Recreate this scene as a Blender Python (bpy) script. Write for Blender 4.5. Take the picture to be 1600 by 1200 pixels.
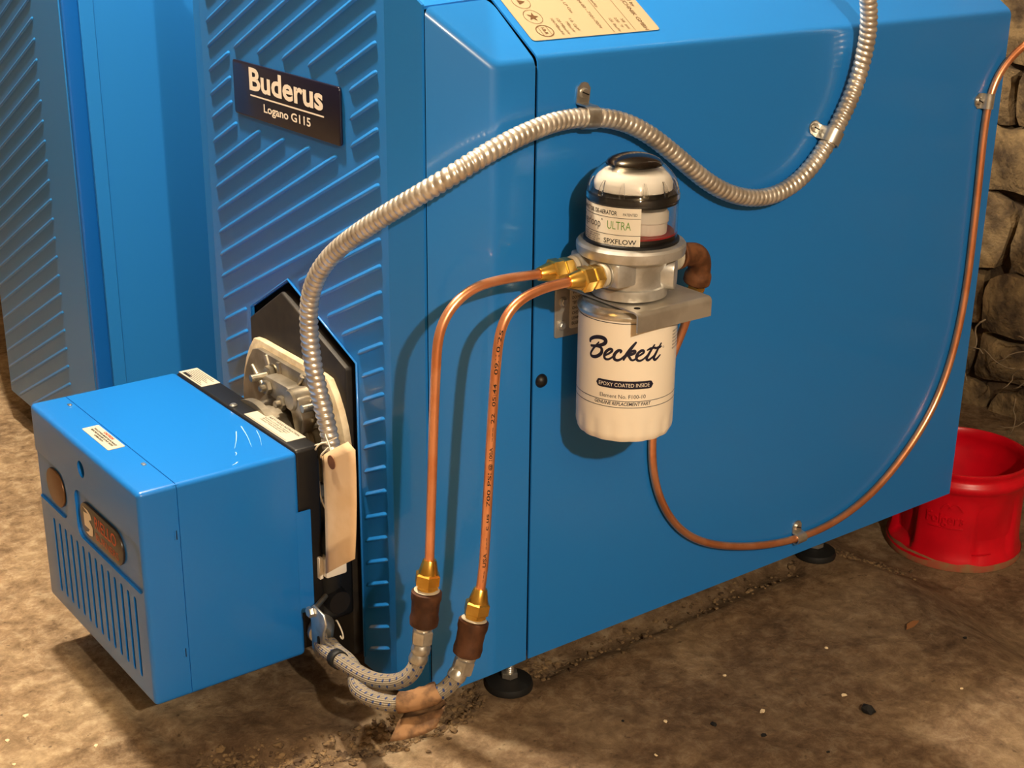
import bpy, bmesh, math, random
from mathutils import Vector, Matrix, noise

random.seed(7)
for o in list(bpy.data.objects):
    bpy.data.objects.remove(o, do_unlink=True)
scene = bpy.context.scene
COL = scene.collection

# ------------------------------------------------------------------ camera
cam_data = bpy.data.cameras.new('camera')
cam_data.sensor_width = 36.0
cam_data.lens = 2272.6 / 1600.0 * 36.0
cam_data.clip_start = 0.02
cam = bpy.data.objects.new('camera', cam_data)
COL.objects.link(cam)
cam.matrix_world = (Matrix.Translation((-0.8574, -1.1, 0.908))
                    @ Matrix.Rotation(math.radians(-37.118), 4, 'Z')
                    @ Matrix.Rotation(math.radians(69.2558), 4, 'X')
                    @ Matrix.Rotation(math.radians(0.6441), 4, 'Z'))
scene.camera = cam

# ------------------------------------------------------------------ world, lamps, exposure
world = bpy.data.worlds.new('basement_air')
scene.world = world
world.use_nodes = True
world.node_tree.nodes['Background'].inputs[0].default_value = (0.9, 0.75, 0.55, 1)
world.node_tree.nodes['Background'].inputs[1].default_value = 0.12


def bulb(name, loc, power, color, radius):
    l = bpy.data.lights.new(name, 'POINT')
    l.energy = power
    l.color = color
    l.shadow_soft_size = radius
    o = bpy.data.objects.new(name, l)
    o.location = loc
    COL.objects.link(o)
    return o


bulb('ceiling_bulb', (-0.31, 0.48, 1.86), 135, (1.0, 0.88, 0.70), 0.03)
bulb('ceiling_bulb', (-0.82, -2.30, 1.72), 142, (1.0, 0.86, 0.67), 0.03)

scene.view_settings.view_transform = 'Standard'
scene.view_settings.look = 'None'
scene.view_settings.gamma = 1.0
scene.view_settings.use_curve_mapping = False
scene.view_settings.exposure = 0.42


# ------------------------------------------------------------------ materials
def lin(h):
    h = h.lstrip('#')
    out = []
    for i in (0, 2, 4):
        c = int(h[i:i + 2], 16) / 255.0
        out.append(c / 12.92 if c <= 0.04045 else ((c + 0.055) / 1.055) ** 2.4)
    return (*out, 1.0)


def mat(name, color, rough=0.5, metal=0.0, color2=None, nscale=20.0, lo=0.4, hi=0.6,
        bump=None, coat=0.0, trans=0.0, ior=1.45, detail=4.0, rough2=None):
    m = bpy.data.materials.new(name)
    m.use_nodes = True
    nt = m.node_tree
    b = nt.nodes['Principled BSDF']
    b.inputs['Base Color'].default_value = lin(color)
    b.inputs['Roughness'].default_value = rough
    b.inputs['Metallic'].default_value = metal
    b.inputs['Coat Weight'].default_value = coat
    b.inputs['Coat Roughness'].default_value = 0.08
    b.inputs['Transmission Weight'].default_value = trans
    b.inputs['IOR'].default_value = ior
    tc = nt.nodes.new('ShaderNodeTexCoord')
    if color2:
        n = nt.nodes.new('ShaderNodeTexNoise')
        n.inputs['Scale'].default_value = nscale
        n.inputs['Detail'].default_value = detail
        nt.links.new(tc.outputs['Object'], n.inputs['Vector'])
        r = nt.nodes.new('ShaderNodeValToRGB')
        r.color_ramp.elements[0].position = lo
        r.color_ramp.elements[1].position = hi
        r.color_ramp.elements[0].color = lin(color)
        r.color_ramp.elements[1].color = lin(color2)
        nt.links.new(n.outputs['Fac'], r.inputs['Fac'])
        nt.links.new(r.outputs['Color'], b.inputs['Base Color'])
        if rough2 is not None:
            mr = nt.nodes.new('ShaderNodeMapRange')
            mr.inputs['From Min'].default_value = lo
            mr.inputs['From Max'].default_value = hi
            mr.inputs['To Min'].default_value = rough
            mr.inputs['To Max'].default_value = rough2
            nt.links.new(n.outputs['Fac'], mr.inputs['Value'])
            nt.links.new(mr.outputs['Result'], b.inputs['Roughness'])
    if bump:
        n2 = nt.nodes.new('ShaderNodeTexNoise')
        n2.inputs['Scale'].default_value = bump[0]
        n2.inputs['Detail'].default_value = 3.0
        nt.links.new(tc.outputs['Object'], n2.inputs['Vector'])
        bp = nt.nodes.new('ShaderNodeBump')
        bp.inputs['Strength'].default_value = bump[1]
        bp.inputs['Distance'].default_value = bump[2] if len(bump) > 2 else 0.001
        nt.links.new(n2.outputs['Fac'], bp.inputs['Height'])
        nt.links.new(bp.outputs['Normal'], b.inputs['Normal'])
    return m


BLUE = mat('blue_powder_coat', '#1f76c4', 0.30, coat=0.35, bump=(900, 0.05, 0.0004))
BLUE_B = mat('burner_blue_enamel', '#1570c4', 0.32, coat=0.2, bump=(700, 0.06, 0.0004))
BLUE_C = mat('left_cabinet_blue', '#2377c0', 0.32, coat=0.2)
NAVY = mat('navy_plate', '#14142a', 0.3, coat=0.3)
BLACK = mat('black_paint', '#0e0e10', 0.45)
BLACKM = mat('black_matte', '#070707', 0.8)
PLATE = mat('dark_insulation_plate', '#1b1714', 0.6, color2='#262019', nscale=60)
DARK = mat('dark_inside', '#050505', 0.9)
RUBBER = mat('black_rubber', '#141414', 0.6)
CREAM = mat('cream_print', '#f4e6d2', 0.6)
INK = mat('dark_ink', '#17152a', 0.5)
INKB = mat('black_ink', '#1c1814', 0.6)
REDINK = mat('red_ink', '#c8402e', 0.6)
GREENINK = mat('green_ink', '#5f8f3a', 0.6)
PAPERT = mat('glare_dimmed_sticker', '#bfb6a4', 0.55)  # white sticker paper darkened to offset the bright bulb overhead
PAPER = mat('white_sticker', '#ddd4c2', 0.5)
LABELY = mat('buff_rating_label', '#a8977a', 0.45)
MANILA = mat('manila_card', '#ecccA4', 0.75, color2='#e2bf92', nscale=30)
KRAFT = mat('crumpled_paper', '#8a6644', 0.85, color2='#573d26', nscale=70)
ALU = mat('cast_aluminium', '#cfcdc7', 0.42, 0.7, color2='#b2aea5', nscale=45, bump=(400, 0.12, 0.0005))
ALUD = mat('burner_casting', '#a9a090', 0.45, 0.85, color2='#8a8272', nscale=35, bump=(500, 0.2, 0.0005))
STEEL = mat('zinc_steel', '#dcdad4', 0.32, 0.9, color2='#bcb9b0', nscale=60)
BOLT = mat('dull_bolt_steel', '#a39a88', 0.38, 0.9, color2='#857c6a', nscale=60)
BRKT = mat('brushed_steel_bracket', '#cfc8bb', 0.42, 0.75, color2='#b8b0a2', nscale=25)
FLEX = mat('armoured_conduit_metal', '#e2dace', 0.36, 0.75, color2='#c4baac', nscale=40)
COPPER = mat('copper_tube_metal', '#ffb68a', 0.3, 0.85, color2='#f2a070', nscale=30)
BRASS = mat('brass', '#ecc468', 0.26, 0.95, color2='#d9a94c', nscale=60)
IRON = mat('brown_iron', '#5b3a26', 0.6, 0.35, color2='#42281a', nscale=60, bump=(300, 0.3, 0.0008))
IRONR = mat('rusty_iron_elbow', '#7a4f31', 0.65, 0.3, color2='#593720', nscale=70, bump=(300, 0.3, 0.0008))
TAPE = mat('white_thread_tape', '#b9b09c', 0.6)
GASKET = mat('white_fibre_gasket', '#d9c7a6', 0.9, color2='#c4ae8b', nscale=60, bump=(300, 0.4, 0.001))
WHITEP = mat('white_enamel', '#f1e4cf', 0.32, coat=0.2)
WHITEPL = mat('white_plastic', '#efe6d6', 0.4)
CLEAR = mat('clear_plastic', '#ffffff', 0.02, trans=1.0, ior=1.45)
SMOKE = mat('brown_cap', '#0d0705', 0.12, coat=0.4)
WINE = mat('dark_red_oil', '#5a1416', 0.3)
RED = mat('red_plastic', '#d2081e', 0.36, color2='#c0061a', nscale=20)
DUST = mat('dust_film', '#93714f', 0.9)
WIRE = mat('white_wire', '#e8dcc4', 0.5)
WEB = mat('cobweb_dust', '#8b7a63', 0.95)
BADGE = mat('badge_plate', '#2a1d14', 0.35, coat=0.3)
BADGE2 = mat('bronze_badge', '#6d4a2c', 0.35, 0.4)
ORANGE = mat('orange_print', '#c9552c', 0.5)
LEAF = mat('dry_leaf', '#8a5a30', 0.8)
CHARC = mat('charcoal_lump', '#0f0d0b', 0.8)
CHIP = mat('pale_chip', '#e2cda6', 0.8)


def floor_mat():
    m = bpy.data.materials.new('stained_concrete_floor')
    m.use_nodes = True
    nt = m.node_tree
    b = nt.nodes['Principled BSDF']
    tc = nt.nodes.new('ShaderNodeTexCoord')

    def nz(scale, detail, dist=0.0, rough=0.6):
        n = nt.nodes.new('ShaderNodeTexNoise')
        n.inputs['Scale'].default_value = scale
        n.inputs['Detail'].default_value = detail
        n.inputs['Roughness'].default_value = rough
        n.inputs['Distortion'].default_value = dist
        nt.links.new(tc.outputs['Object'], n.inputs['Vector'])
        return n

    def ramp(src, stops):
        r = nt.nodes.new('ShaderNodeValToRGB')
        cr = r.color_ramp
        while len(cr.elements) < len(stops):
            cr.elements.new(0.5)
        for e, (p, c) in zip(cr.elements, stops):
            e.position = p
            e.color = lin(c)
        nt.links.new(src, r.inputs['Fac'])
        return r

    n1 = nz(6.5, 12, 0.3, 0.66)
    r1 = ramp(n1.outputs['Fac'], [(0.34, '#5c4833'), (0.5, '#937a5d'), (0.62, '#bda582')])
    n2 = nz(48, 12, 0.25, 0.72)
    r2 = ramp(n2.outputs['Fac'], [(0.38, '#54412d'), (0.52, '#a0876a'), (0.66, '#d6c3a2')])
    mx = nt.nodes.new('ShaderNodeMix')
    mx.data_type = 'RGBA'
    mx.blend_type = 'MIX'
    mx.inputs[0].default_value = 0.45
    nt.links.new(r1.outputs['Color'], mx.inputs[6])
    nt.links.new(r2.outputs['Color'], mx.inputs[7])
    # shade on the boiler's open side, painted into the concrete colour
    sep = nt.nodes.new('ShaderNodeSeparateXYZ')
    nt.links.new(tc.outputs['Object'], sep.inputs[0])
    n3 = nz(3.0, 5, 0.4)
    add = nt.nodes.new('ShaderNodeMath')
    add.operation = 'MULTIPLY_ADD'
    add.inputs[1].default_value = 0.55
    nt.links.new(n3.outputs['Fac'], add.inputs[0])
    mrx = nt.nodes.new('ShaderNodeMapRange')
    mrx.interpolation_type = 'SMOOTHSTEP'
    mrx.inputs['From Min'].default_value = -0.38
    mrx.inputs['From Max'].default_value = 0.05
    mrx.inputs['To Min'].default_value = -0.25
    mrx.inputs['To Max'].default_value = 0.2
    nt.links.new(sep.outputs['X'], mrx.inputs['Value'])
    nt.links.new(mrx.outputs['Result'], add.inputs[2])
    side_shade = nt.nodes.new('ShaderNodeMapRange')
    side_shade.interpolation_type = 'SMOOTHSTEP'
    side_shade.inputs['From Min'].default_value = 0.22
    side_shade.inputs['From Max'].default_value = 0.5
    side_shade.inputs['To Max'].default_value = 0.62
    nt.links.new(add.outputs[0], side_shade.inputs['Value'])
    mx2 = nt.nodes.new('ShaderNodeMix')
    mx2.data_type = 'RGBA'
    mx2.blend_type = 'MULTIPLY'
    nt.links.new(side_shade.outputs['Result'], mx2.inputs[0])
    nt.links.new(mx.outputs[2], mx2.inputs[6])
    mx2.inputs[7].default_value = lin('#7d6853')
    # burner's shadow deepened in the concrete colour, along with some oily staining
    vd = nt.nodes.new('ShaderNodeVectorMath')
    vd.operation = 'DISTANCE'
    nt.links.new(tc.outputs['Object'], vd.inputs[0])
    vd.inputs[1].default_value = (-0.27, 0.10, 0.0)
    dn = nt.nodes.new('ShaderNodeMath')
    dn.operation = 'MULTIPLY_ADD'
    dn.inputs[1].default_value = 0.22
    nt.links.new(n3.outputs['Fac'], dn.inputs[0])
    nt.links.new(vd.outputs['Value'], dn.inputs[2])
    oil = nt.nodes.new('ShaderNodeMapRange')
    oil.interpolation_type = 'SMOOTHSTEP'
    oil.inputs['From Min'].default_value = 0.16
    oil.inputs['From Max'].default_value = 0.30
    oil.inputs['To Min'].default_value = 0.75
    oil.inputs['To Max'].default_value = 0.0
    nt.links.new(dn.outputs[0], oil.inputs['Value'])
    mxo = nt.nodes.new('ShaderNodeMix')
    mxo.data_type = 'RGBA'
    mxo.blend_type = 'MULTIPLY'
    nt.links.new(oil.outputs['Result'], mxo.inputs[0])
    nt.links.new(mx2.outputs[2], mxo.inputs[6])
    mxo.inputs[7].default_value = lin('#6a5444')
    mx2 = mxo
    # dark specks
    n4 = nz(90, 2)
    sp = nt.nodes.new('ShaderNodeMapRange')
    sp.inputs['From Min'].default_value = 0.66
    sp.inputs['From Max'].default_value = 0.74
    sp.inputs['To Max'].default_value = 0.6
    nt.links.new(n4.outputs['Fac'], sp.inputs['Value'])
    mx3 = nt.nodes.new('ShaderNodeMix')
    mx3.data_type = 'RGBA'
    nt.links.new(sp.outputs['Result'], mx3.inputs[0])
    nt.links.new(mx2.outputs[2], mx3.inputs[6])
    mx3.inputs[7].default_value = lin('#3a2c1f')
    nt.links.new(mx3.outputs[2], b.inputs['Base Color'])
    b.inputs['Roughness'].default_value = 0.85
    b.inputs['Specular IOR Level'].default_value = 0.25
    bp = nt.nodes.new('ShaderNodeBump')
    bp.inputs['Strength'].default_value = 0.9
    bp.inputs['Distance'].default_value = 0.005
    nt.links.new(n2.outputs['Fac'], bp.inputs['Height'])
    bp2 = nt.nodes.new('ShaderNodeBump')
    bp2.inputs['Strength'].default_value = 0.35
    bp2.inputs['Distance'].default_value = 0.0015
    n5 = nz(160, 3)
    nt.links.new(n5.outputs['Fac'], bp2.inputs['Height'])
    nt.links.new(bp.outputs['Normal'], bp2.inputs['Normal'])
    nt.links.new(bp2.outputs['Normal'], b.inputs['Normal'])
    return m


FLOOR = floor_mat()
STONE = mat('rubble_stone', '#433526', 0.9, color2='#8c7552', nscale=22, lo=0.35, hi=0.7, bump=(60, 1.0, 0.008), detail=10)
MORTAR = mat('dirty_mortar', '#3a2d20', 0.95, color2='#5a4731', nscale=22, bump=(60, 0.8, 0.005))
PLASTER = mat('grimy_plaster', '#7d6e58', 0.9, color2='#6b5b44', nscale=5)
JOISTS = mat('ceiling_boards', '#a89678', 0.85, color2='#947f60', nscale=6)
RUBBLE = mat('dark_crumbs', '#4a3826', 0.9, color2='#7d6546', nscale=90)


def braid_mat():
    m = bpy.data.materials.new('braided_hose_sleeve')
    m.use_nodes = True
    nt = m.node_tree
    b = nt.nodes['Principled BSDF']
    uv = nt.nodes.new('ShaderNodeUVMap')
    sep = nt.nodes.new('ShaderNodeSeparateXYZ')
    nt.links.new(uv.outputs['UV'], sep.inputs[0])

    def math_(op, a, bb):
        n = nt.nodes.new('ShaderNodeMath')
        n.operation = op
        for i, v in enumerate((a, bb)):
            if v is None:
                continue
            if isinstance(v, (int, float)):
                n.inputs[i].default_value = v
            else:
                nt.links.new(v, n.inputs[i])
        return n.outputs[0]
    s = math_('MULTIPLY', sep.outputs['X'], 110.0)      # metres along the hose
    t = math_('MULTIPLY', sep.outputs['Y'], 4.0)        # turns round it
    d1 = math_('FRACT', math_('ADD', s, t), None)
    d2 = math_('FRACT', math_('SUBTRACT', s, t), None)
    f1 = math_('GREATER_THAN', d1, 0.72)
    f2 = math_('GREATER_THAN', d2, 0.6)
    blue = math_('MULTIPLY', f1, f2)
    mx = nt.nodes.new('ShaderNodeMix')
    mx.data_type = 'RGBA'
    nt.links.new(blue, mx.inputs[0])
    mx.inputs[6].default_value = lin('#978c7a')
    mx.inputs[7].default_value = lin('#24407e')
    fine = math_('SINE', math_('MULTIPLY', math_('ADD', math_('MULTIPLY', sep.outputs['X'], 520.0), math_('MULTIPLY', sep.outputs['Y'], 12.0)), 6.2832), None)
    fine2 = math_('SINE', math_('MULTIPLY', math_('SUBTRACT', math_('MULTIPLY', sep.outputs['X'], 520.0), math_('MULTIPLY', sep.outputs['Y'], 12.0)), 6.2832), None)
    h = math_('MULTIPLY', fine, fine2)
    bp = nt.nodes.new('ShaderNodeBump')
    bp.inputs['Strength'].default_value = 0.7
    bp.inputs['Distance'].default_value = 0.0008
    nt.links.new(h, bp.inputs['Height'])
    nt.links.new(bp.outputs['Normal'], b.inputs['Normal'])
    nt.links.new(mx.outputs[2], b.inputs['Base Color'])
    b.inputs['Roughness'].default_value = 0.55
    b.inputs['Metallic'].default_value = 0.2
    return m


BRAID = braid_mat()


# ------------------------------------------------------------------ helpers
def mesh_from(name, verts, faces, smooth=False):
    me = bpy.data.meshes.new(name)
    me.from_pydata([tuple(v) for v in verts], [], faces)
    me.update()
    if smooth:
        me.polygons.foreach_set('use_smooth', [True] * len(me.polygons))
    return me


def add(name, me, m, parent=None, loc=None):
    o = bpy.data.objects.new(name, me)
    if m is not None:
        me.materials.clear()
        me.materials.append(m)
    COL.objects.link(o)
    if parent is not None:
        o.parent = parent
        # parts are modelled in room coordinates
        base = parent
        L = Vector((0, 0, 0))
        while base is not None:
            L += Vector(base.location)
            base = base.parent
        if parent.parent is not None or parent.type == 'MESH':
            L = Vector((0, 0, 0)) if parent.type == 'MESH' and parent.get('_room', 0) else L
        o.matrix_parent_inverse = Matrix.Translation(-L) if parent.type == 'EMPTY' else Matrix.Identity(4)
    return o


def thing(name, label, cat, loc, group=None):
    o = bpy.data.objects.new(name, None)
    o.empty_display_size = 0.05
    o.location = loc
    COL.objects.link(o)
    o['label'] = label
    o['category'] = cat
    if group:
        o['group'] = group
    return o


def tag(o, label, cat, group=None):
    o['label'] = label
    o['category'] = cat
    if group:
        o['group'] = group
    return o


def struct(o):
    o['kind'] = 'structure'
    return o


def bm_to_mesh(bm, name, smooth=False):
    me = bpy.data.meshes.new(name)
    bm.normal_update()
    bm.to_mesh(me)
    bm.free()
    if smooth:
        me.polygons.foreach_set('use_smooth', [True] * len(me.polygons))
    return me


def rbox(x0, x1, y0, y1, z0, z1, bev=0.0, seg=3, name='box'):
    bm = bmesh.new()
    bmesh.ops.create_cube(bm, size=1.0)
    for v in bm.verts:
        v.co = Vector(((x0 + x1) / 2 + v.co.x * (x1 - x0), (y0 + y1) / 2 + v.co.y * (y1 - y0), (z0 + z1) / 2 + v.co.z * (z1 - z0)))
    if bev > 0:
        bmesh.ops.bevel(bm, geom=bm.edges[:], offset=bev, segments=seg, profile=0.5, affect='EDGES')
        return shade_auto(bm_to_mesh(bm, name))
    return bm_to_mesh(bm, name)


def shade_auto(me, ang=40):
    me.polygons.foreach_set('use_smooth', [True] * len(me.polygons))
    try:
        me.set_sharp_from_angle(angle=math.radians(ang))
    except Exception:
        pass
    return me


def prism(poly, fmap, t0, t1, name='prism', bev=0.0):
    """poly: 2D outline, fmap(u, v, t) -> world point, extruded from t0 to t1"""
    bm = bmesh.new()
    a = [bm.verts.new(fmap(u, v, t0)) for u, v in poly]
    b = [bm.verts.new(fmap(u, v, t1)) for u, v in poly]
    bm.faces.new(a)
    bm.faces.new(list(reversed(b)))
    n = len(poly)
    for i in range(n):
        bm.faces.new((a[i], b[i], b[(i + 1) % n], a[(i + 1) % n]))
    bmesh.ops.recalc_face_normals(bm, faces=bm.faces[:])
    if bev > 0:
        bmesh.ops.bevel(bm, geom=[e for e in bm.edges if e.calc_face_angle(0) > 0.6], offset=bev, segments=2, profile=0.5, affect='EDGES')
    return shade_auto(bm_to_mesh(bm, name))


def FX(u, v, t):   # u = y, v = z, t = x
    return Vector((t, u, v))


def rrect(u0, u1, v0, v1, r, n=5):
    pts = []
    for cx, cy, a0 in ((u1 - r, v1 - r, 0), (u0 + r, v1 - r, 90), (u0 + r, v0 + r, 180), (u1 - r, v0 + r, 270)):
        for i in range(n + 1):
            a = math.radians(a0 + 90 * i / n)
            pts.append((cx + r * math.cos(a), cy + r * math.sin(a)))
    return pts


def circle_pts(cx, cy, r, n=24, a0=0.0):
    return [(cx + r * math.cos(a0 + 2 * math.pi * i / n), cy + r * math.sin(a0 + 2 * math.pi * i / n)) for i in range(n)]


def catmull(pts, step=0.006):
    P = [Vector(p) for p in pts]
    P = [P[0] + (P[0] - P[1])] + P + [P[-1] + (P[-1] - P[-2])]
    out = []
    for i in range(1, len(P) - 2):
        p0, p1, p2, p3 = P[i - 1:i + 3]
        # centripetal-ish uniform spline
        n = max(2, int((p2 - p1).length / step * 2))
        for k in range(n):
            t = k / n
            out.append(0.5 * ((2 * p1) + (p2 - p0) * t + (2 * p0 - 5 * p1 + 4 * p2 - p3) * t * t + (3 * p1 - p0 - 3 * p2 + p3) * t ** 3))
    out.append(P[-2].copy())
    # resample evenly
    res = [out[0]]
    acc = 0.0
    for a, b in zip(out, out[1:]):
        L = (b - a).length
        if L < 1e-9:
            continue
        pos = step - acc
        while pos <= L:
            res.append(a.lerp(b, pos / L))
            pos += step
        acc = L - (pos - step)
    res.append(out[-1])
    return res


def smooth_path(P, it=10):
    P = [p.copy() for p in P]
    for _ in range(it):
        Q = [p.copy() for p in P]
        for i in range(1, len(P) - 1):
            Q[i] = (P[i - 1] + 2 * P[i] + P[i + 1]) / 4
        P = Q
    return P


def frames(P, up=Vector((0, 0, 1))):
    n = len(P)
    T = []
    for i in range(n):
        T.append((P[min(i + 1, n - 1)] - P[max(i - 1, 0)]).normalized())
    N = (up - T[0] * up.dot(T[0]))
    if N.length < 0.1:
        N = Vector((1, 0, 0)) - T[0] * T[0].x
    N.normalize()
    out = []
    for i in range(n):
        N = (N - T[i] * N.dot(T[i])).normalized()
        out.append((T[i], N, T[i].cross(N)))
    return out


def sweep(P, rad, seg=16, name='tube', caps=True, rfun=None):
    FR = frames(P)
    verts, faces, uvs = [], [], []
    s = 0.0
    S = []
    for i, p in enumerate(P):
        if i:
            s += (p - P[i - 1]).length
        S.append(s)
        t, n, b = FR[i]
        for k in range(seg):
            a = 2 * math.pi * k / seg
            r = rfun(s, a) if rfun else (rad(s) if callable(rad) else rad)
            verts.append(p + (n * math.cos(a) + b * math.sin(a)) * r)
    fuv = []
    for i in range(len(P) - 1):
        for k in range(seg):
            k2 = (k + 1) % seg
            faces.append((i * seg + k, i * seg + k2, (i + 1) * seg + k2, (i + 1) * seg + k))
            fuv.append(((S[i], k / seg), (S[i], (k + 1) / seg), (S[i + 1], (k + 1) / seg), (S[i + 1], k / seg)))
    nq = len(faces)
    if caps:
        faces.append(tuple(reversed(range(seg))))
        m = (len(P) - 1) * seg
        faces.append(tuple(range(m, m + seg)))
    me = mesh_from(name, verts, faces)
    uvl = me.uv_layers.new(name='UVMap')
    li = 0
    for fi, poly in enumerate(me.polygons):
        poly.use_smooth = fi < nq
        if fi < nq:
            for j, l in enumerate(poly.loop_indices):
                uvl.data[l].uv = fuv[fi][j]
    return me


def lathe(prof, center, seg=40, axis=Vector((0, 0, 1)), name='lathe', rfun=None, sharp=35):
    """prof: list of (r, h) along axis from center"""
    axis = Vector(axis).normalized()
    n = Vector((1, 0, 0)) if abs(axis.x) < 0.9 else Vector((0, 1, 0))
    n = (n - axis * n.dot(axis)).normalized()
    b = axis.cross(n)
    c = Vector(center)
    verts, faces = [], []
    for r, h in prof:
        for k in range(seg):
            a = 2 * math.pi * k / seg
            rr = rfun(r, h, a) if rfun else r
            verts.append(c + axis * h + (n * math.cos(a) + b * math.sin(a)) * max(rr, 1e-5))
    for i in range(len(prof) - 1):
        for k in range(seg):
            k2 = (k + 1) % seg
            faces.append((i * seg + k, i * seg + k2, (i + 1) * seg + k2, (i + 1) * seg + k))
    faces.append(tuple(reversed(range(seg))))
    m = (len(prof) - 1) * seg
    faces.append(tuple(range(m, m + seg)))
    me = mesh_from(name, verts, faces)
    return shade_auto(me, sharp)


def merge(meshes, name='merged'):
    bm = bmesh.new()
    for me in meshes:
        bm.from_mesh(me)
    out = bpy.data.meshes.new(name)
    bm.to_mesh(out)
    bm.free()
    for me in meshes:
        bpy.data.meshes.remove(me)
    return out


def hexnut(p, axis, h, r, bore_cone=None, rot=0.0, seg=6):
    """hexagonal prism standing at p along axis with chamfered ends"""
    return lathe([(r * 0.86, 0), (r, h * 0.12), (r, h * 0.88), (r * 0.86, h)], p, seg=seg, axis=axis, name='hex', sharp=20)


def boolean_cut(me, cutters):
    o = bpy.data.objects.new('tmp_body', me)
    COL.objects.link(o)
    cm = merge(cutters, 'cutter')
    c = bpy.data.objects.new('tmp_cut', cm)
    COL.objects.link(c)
    md = o.modifiers.new('b', 'BOOLEAN')
    md.operation = 'DIFFERENCE'
    md.solver = 'EXACT'
    md.object = c
    bpy.context.view_layer.update()
    dg = bpy.context.evaluated_depsgraph_get()
    out = bpy.data.meshes.new_from_object(o.evaluated_get(dg))
    bpy.data.objects.remove(o, do_unlink=True)
    bpy.data.objects.remove(c, do_unlink=True)
    return shade_auto(out)


_cap = {}


def text2d(body, bold=0.0, shear=0.0):
    cu = bpy.data.curves.new('txt', 'FONT')
    cu.body = body
    cu.size = 1.0
    cu.offset = bold
    cu.shear = shear
    cu.resolution_u = 3
    cu.align_x = 'LEFT'
    o = bpy.data.objects.new('txt', cu)
    COL.objects.link(o)
    bpy.context.view_layer.update()
    dg = bpy.context.evaluated_depsgraph_get()
    me = bpy.data.meshes.new_from_object(o.evaluated_get(dg))
    V = [(v.co.x, v.co.y) for v in me.vertices]
    Fc = [tuple(p.vertices) for p in me.polygons]
    bpy.data.objects.remove(o, do_unlink=True)
    bpy.data.curves.remove(cu)
    bpy.data.meshes.remove(me)
    return V, Fc


CAPH = max(v[1] for v in text2d('H')[0])


class Print:
    """flat print collected in (u, v) and mapped onto a surface"""
    def __init__(self):
        self.V, self.F = [], []

    def text(self, body, u0, u1, v0, h, bold=0.0, shear=0.0):
        V, Fc = text2d(body, bold, shear)
        xs = [v[0] for v in V]
        a, b = min(xs), max(xs)
        k = len(self.V)
        for x, y in V:
            self.V.append((u0 + (x - a) / (b - a) * (u1 - u0), v0 + y / CAPH * h))
        self.F += [tuple(k + i for i in f) for f in Fc]
        return self

    def poly(self, pts):
        k = len(self.V)
        self.V += list(pts)
        self.F.append(tuple(range(k, k + len(pts))))
        return self

    def rect(self, u0, u1, v0, v1, n=1):
        for i in range(n):
            a = u0 + (u1 - u0) * i / n
            b = u0 + (u1 - u0) * (i + 1) / n
            self.poly([(a, v0), (b, v0), (b, v1), (a, v1)])
        return self

    def stroke(self, pts, w):
        P = [Vector(p) for p in pts]
        P2 = []
        Q = [P[0] * 2 - P[1]] + P + [P[-1] * 2 - P[-2]]
        for i in range(1, len(Q) - 2):
            for kk in range(5):
                t = kk / 5
                p0, p1, p2, p3 = Q[i - 1:i + 3]
                P2.append(0.5 * ((2 * p1) + (p2 - p0) * t + (2 * p0 - 5 * p1 + 4 * p2 - p3) * t * t + (3 * p1 - p0 - 3 * p2 + p3) * t ** 3))
        P2.append(P[-1])
        n = len(P2)
        k = len(self.V)
        for i, p in enumerate(P2):
            d = (P2[min(i + 1, n - 1)] - P2[max(i - 1, 0)])
            if d.length < 1e-9:
                d = Vector((1, 0))
            d.normalize()
            nn = Vector((-d.y, d.x))
            ww = w(i / (n - 1)) if callable(w) else w
            self.V += [tuple(p + nn * ww / 2), tuple(p - nn * ww / 2)]
        for i in range(n - 1):
            self.F.append((k + 2 * i, k + 2 * i + 1, k + 2 * i + 3, k + 2 * i + 2))
        for e in (0, n - 1):
            self.poly(circle_pts(P2[e].x, P2[e].y, (w(e / (n - 1)) if callable(w) else w) / 2, 10))
        return self

    def ring(self, cx, cy, r0, r1, n=28, sx=1.0):
        k = len(self.V)
        for i in range(n):
            a = 2 * math.pi * i / n
            self.V += [(cx + sx * r0 * math.cos(a), cy + r0 * math.sin(a)), (cx + sx * r1 * math.cos(a), cy + r1 * math.sin(a))]
        for i in range(n):
            j = (i + 1) % n
            self.F.append((k + 2 * i, k + 2 * i + 1, k + 2 * j + 1, k + 2 * j))
        return self

    def build(self, fmap, name='print'):
        return mesh_from(name, [fmap(u, v) for u, v in self.V], self.F)


# ------------------------------------------------------------------ setting: floor, walls, ceiling
def smooth01(a, b, x):
    t = max(0.0, min(1.0, (x - a) / (b - a)))
    return t * t * (3 - 2 * t)


GAP = [(-0.34, 0.11), (-0.27, 0.065), (-0.19, 0.035), (-0.11, 0.03), (-0.03, 0.055), (0.08, 0.05), (0.55, 0.05), (0.70, 0.03)]


def gap_dist(x, y):
    best = 9
    for (ax, ay), (bx, by) in zip(GAP, GAP[1:]):
        dx, dy = bx - ax, by - ay
        t = max(0, min(1, ((x - ax) * dx + (y - ay) * dy) / (dx * dx + dy * dy)))
        best = min(best, math.hypot(x - ax - t * dx, y - ay - t * dy))
    return best


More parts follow.
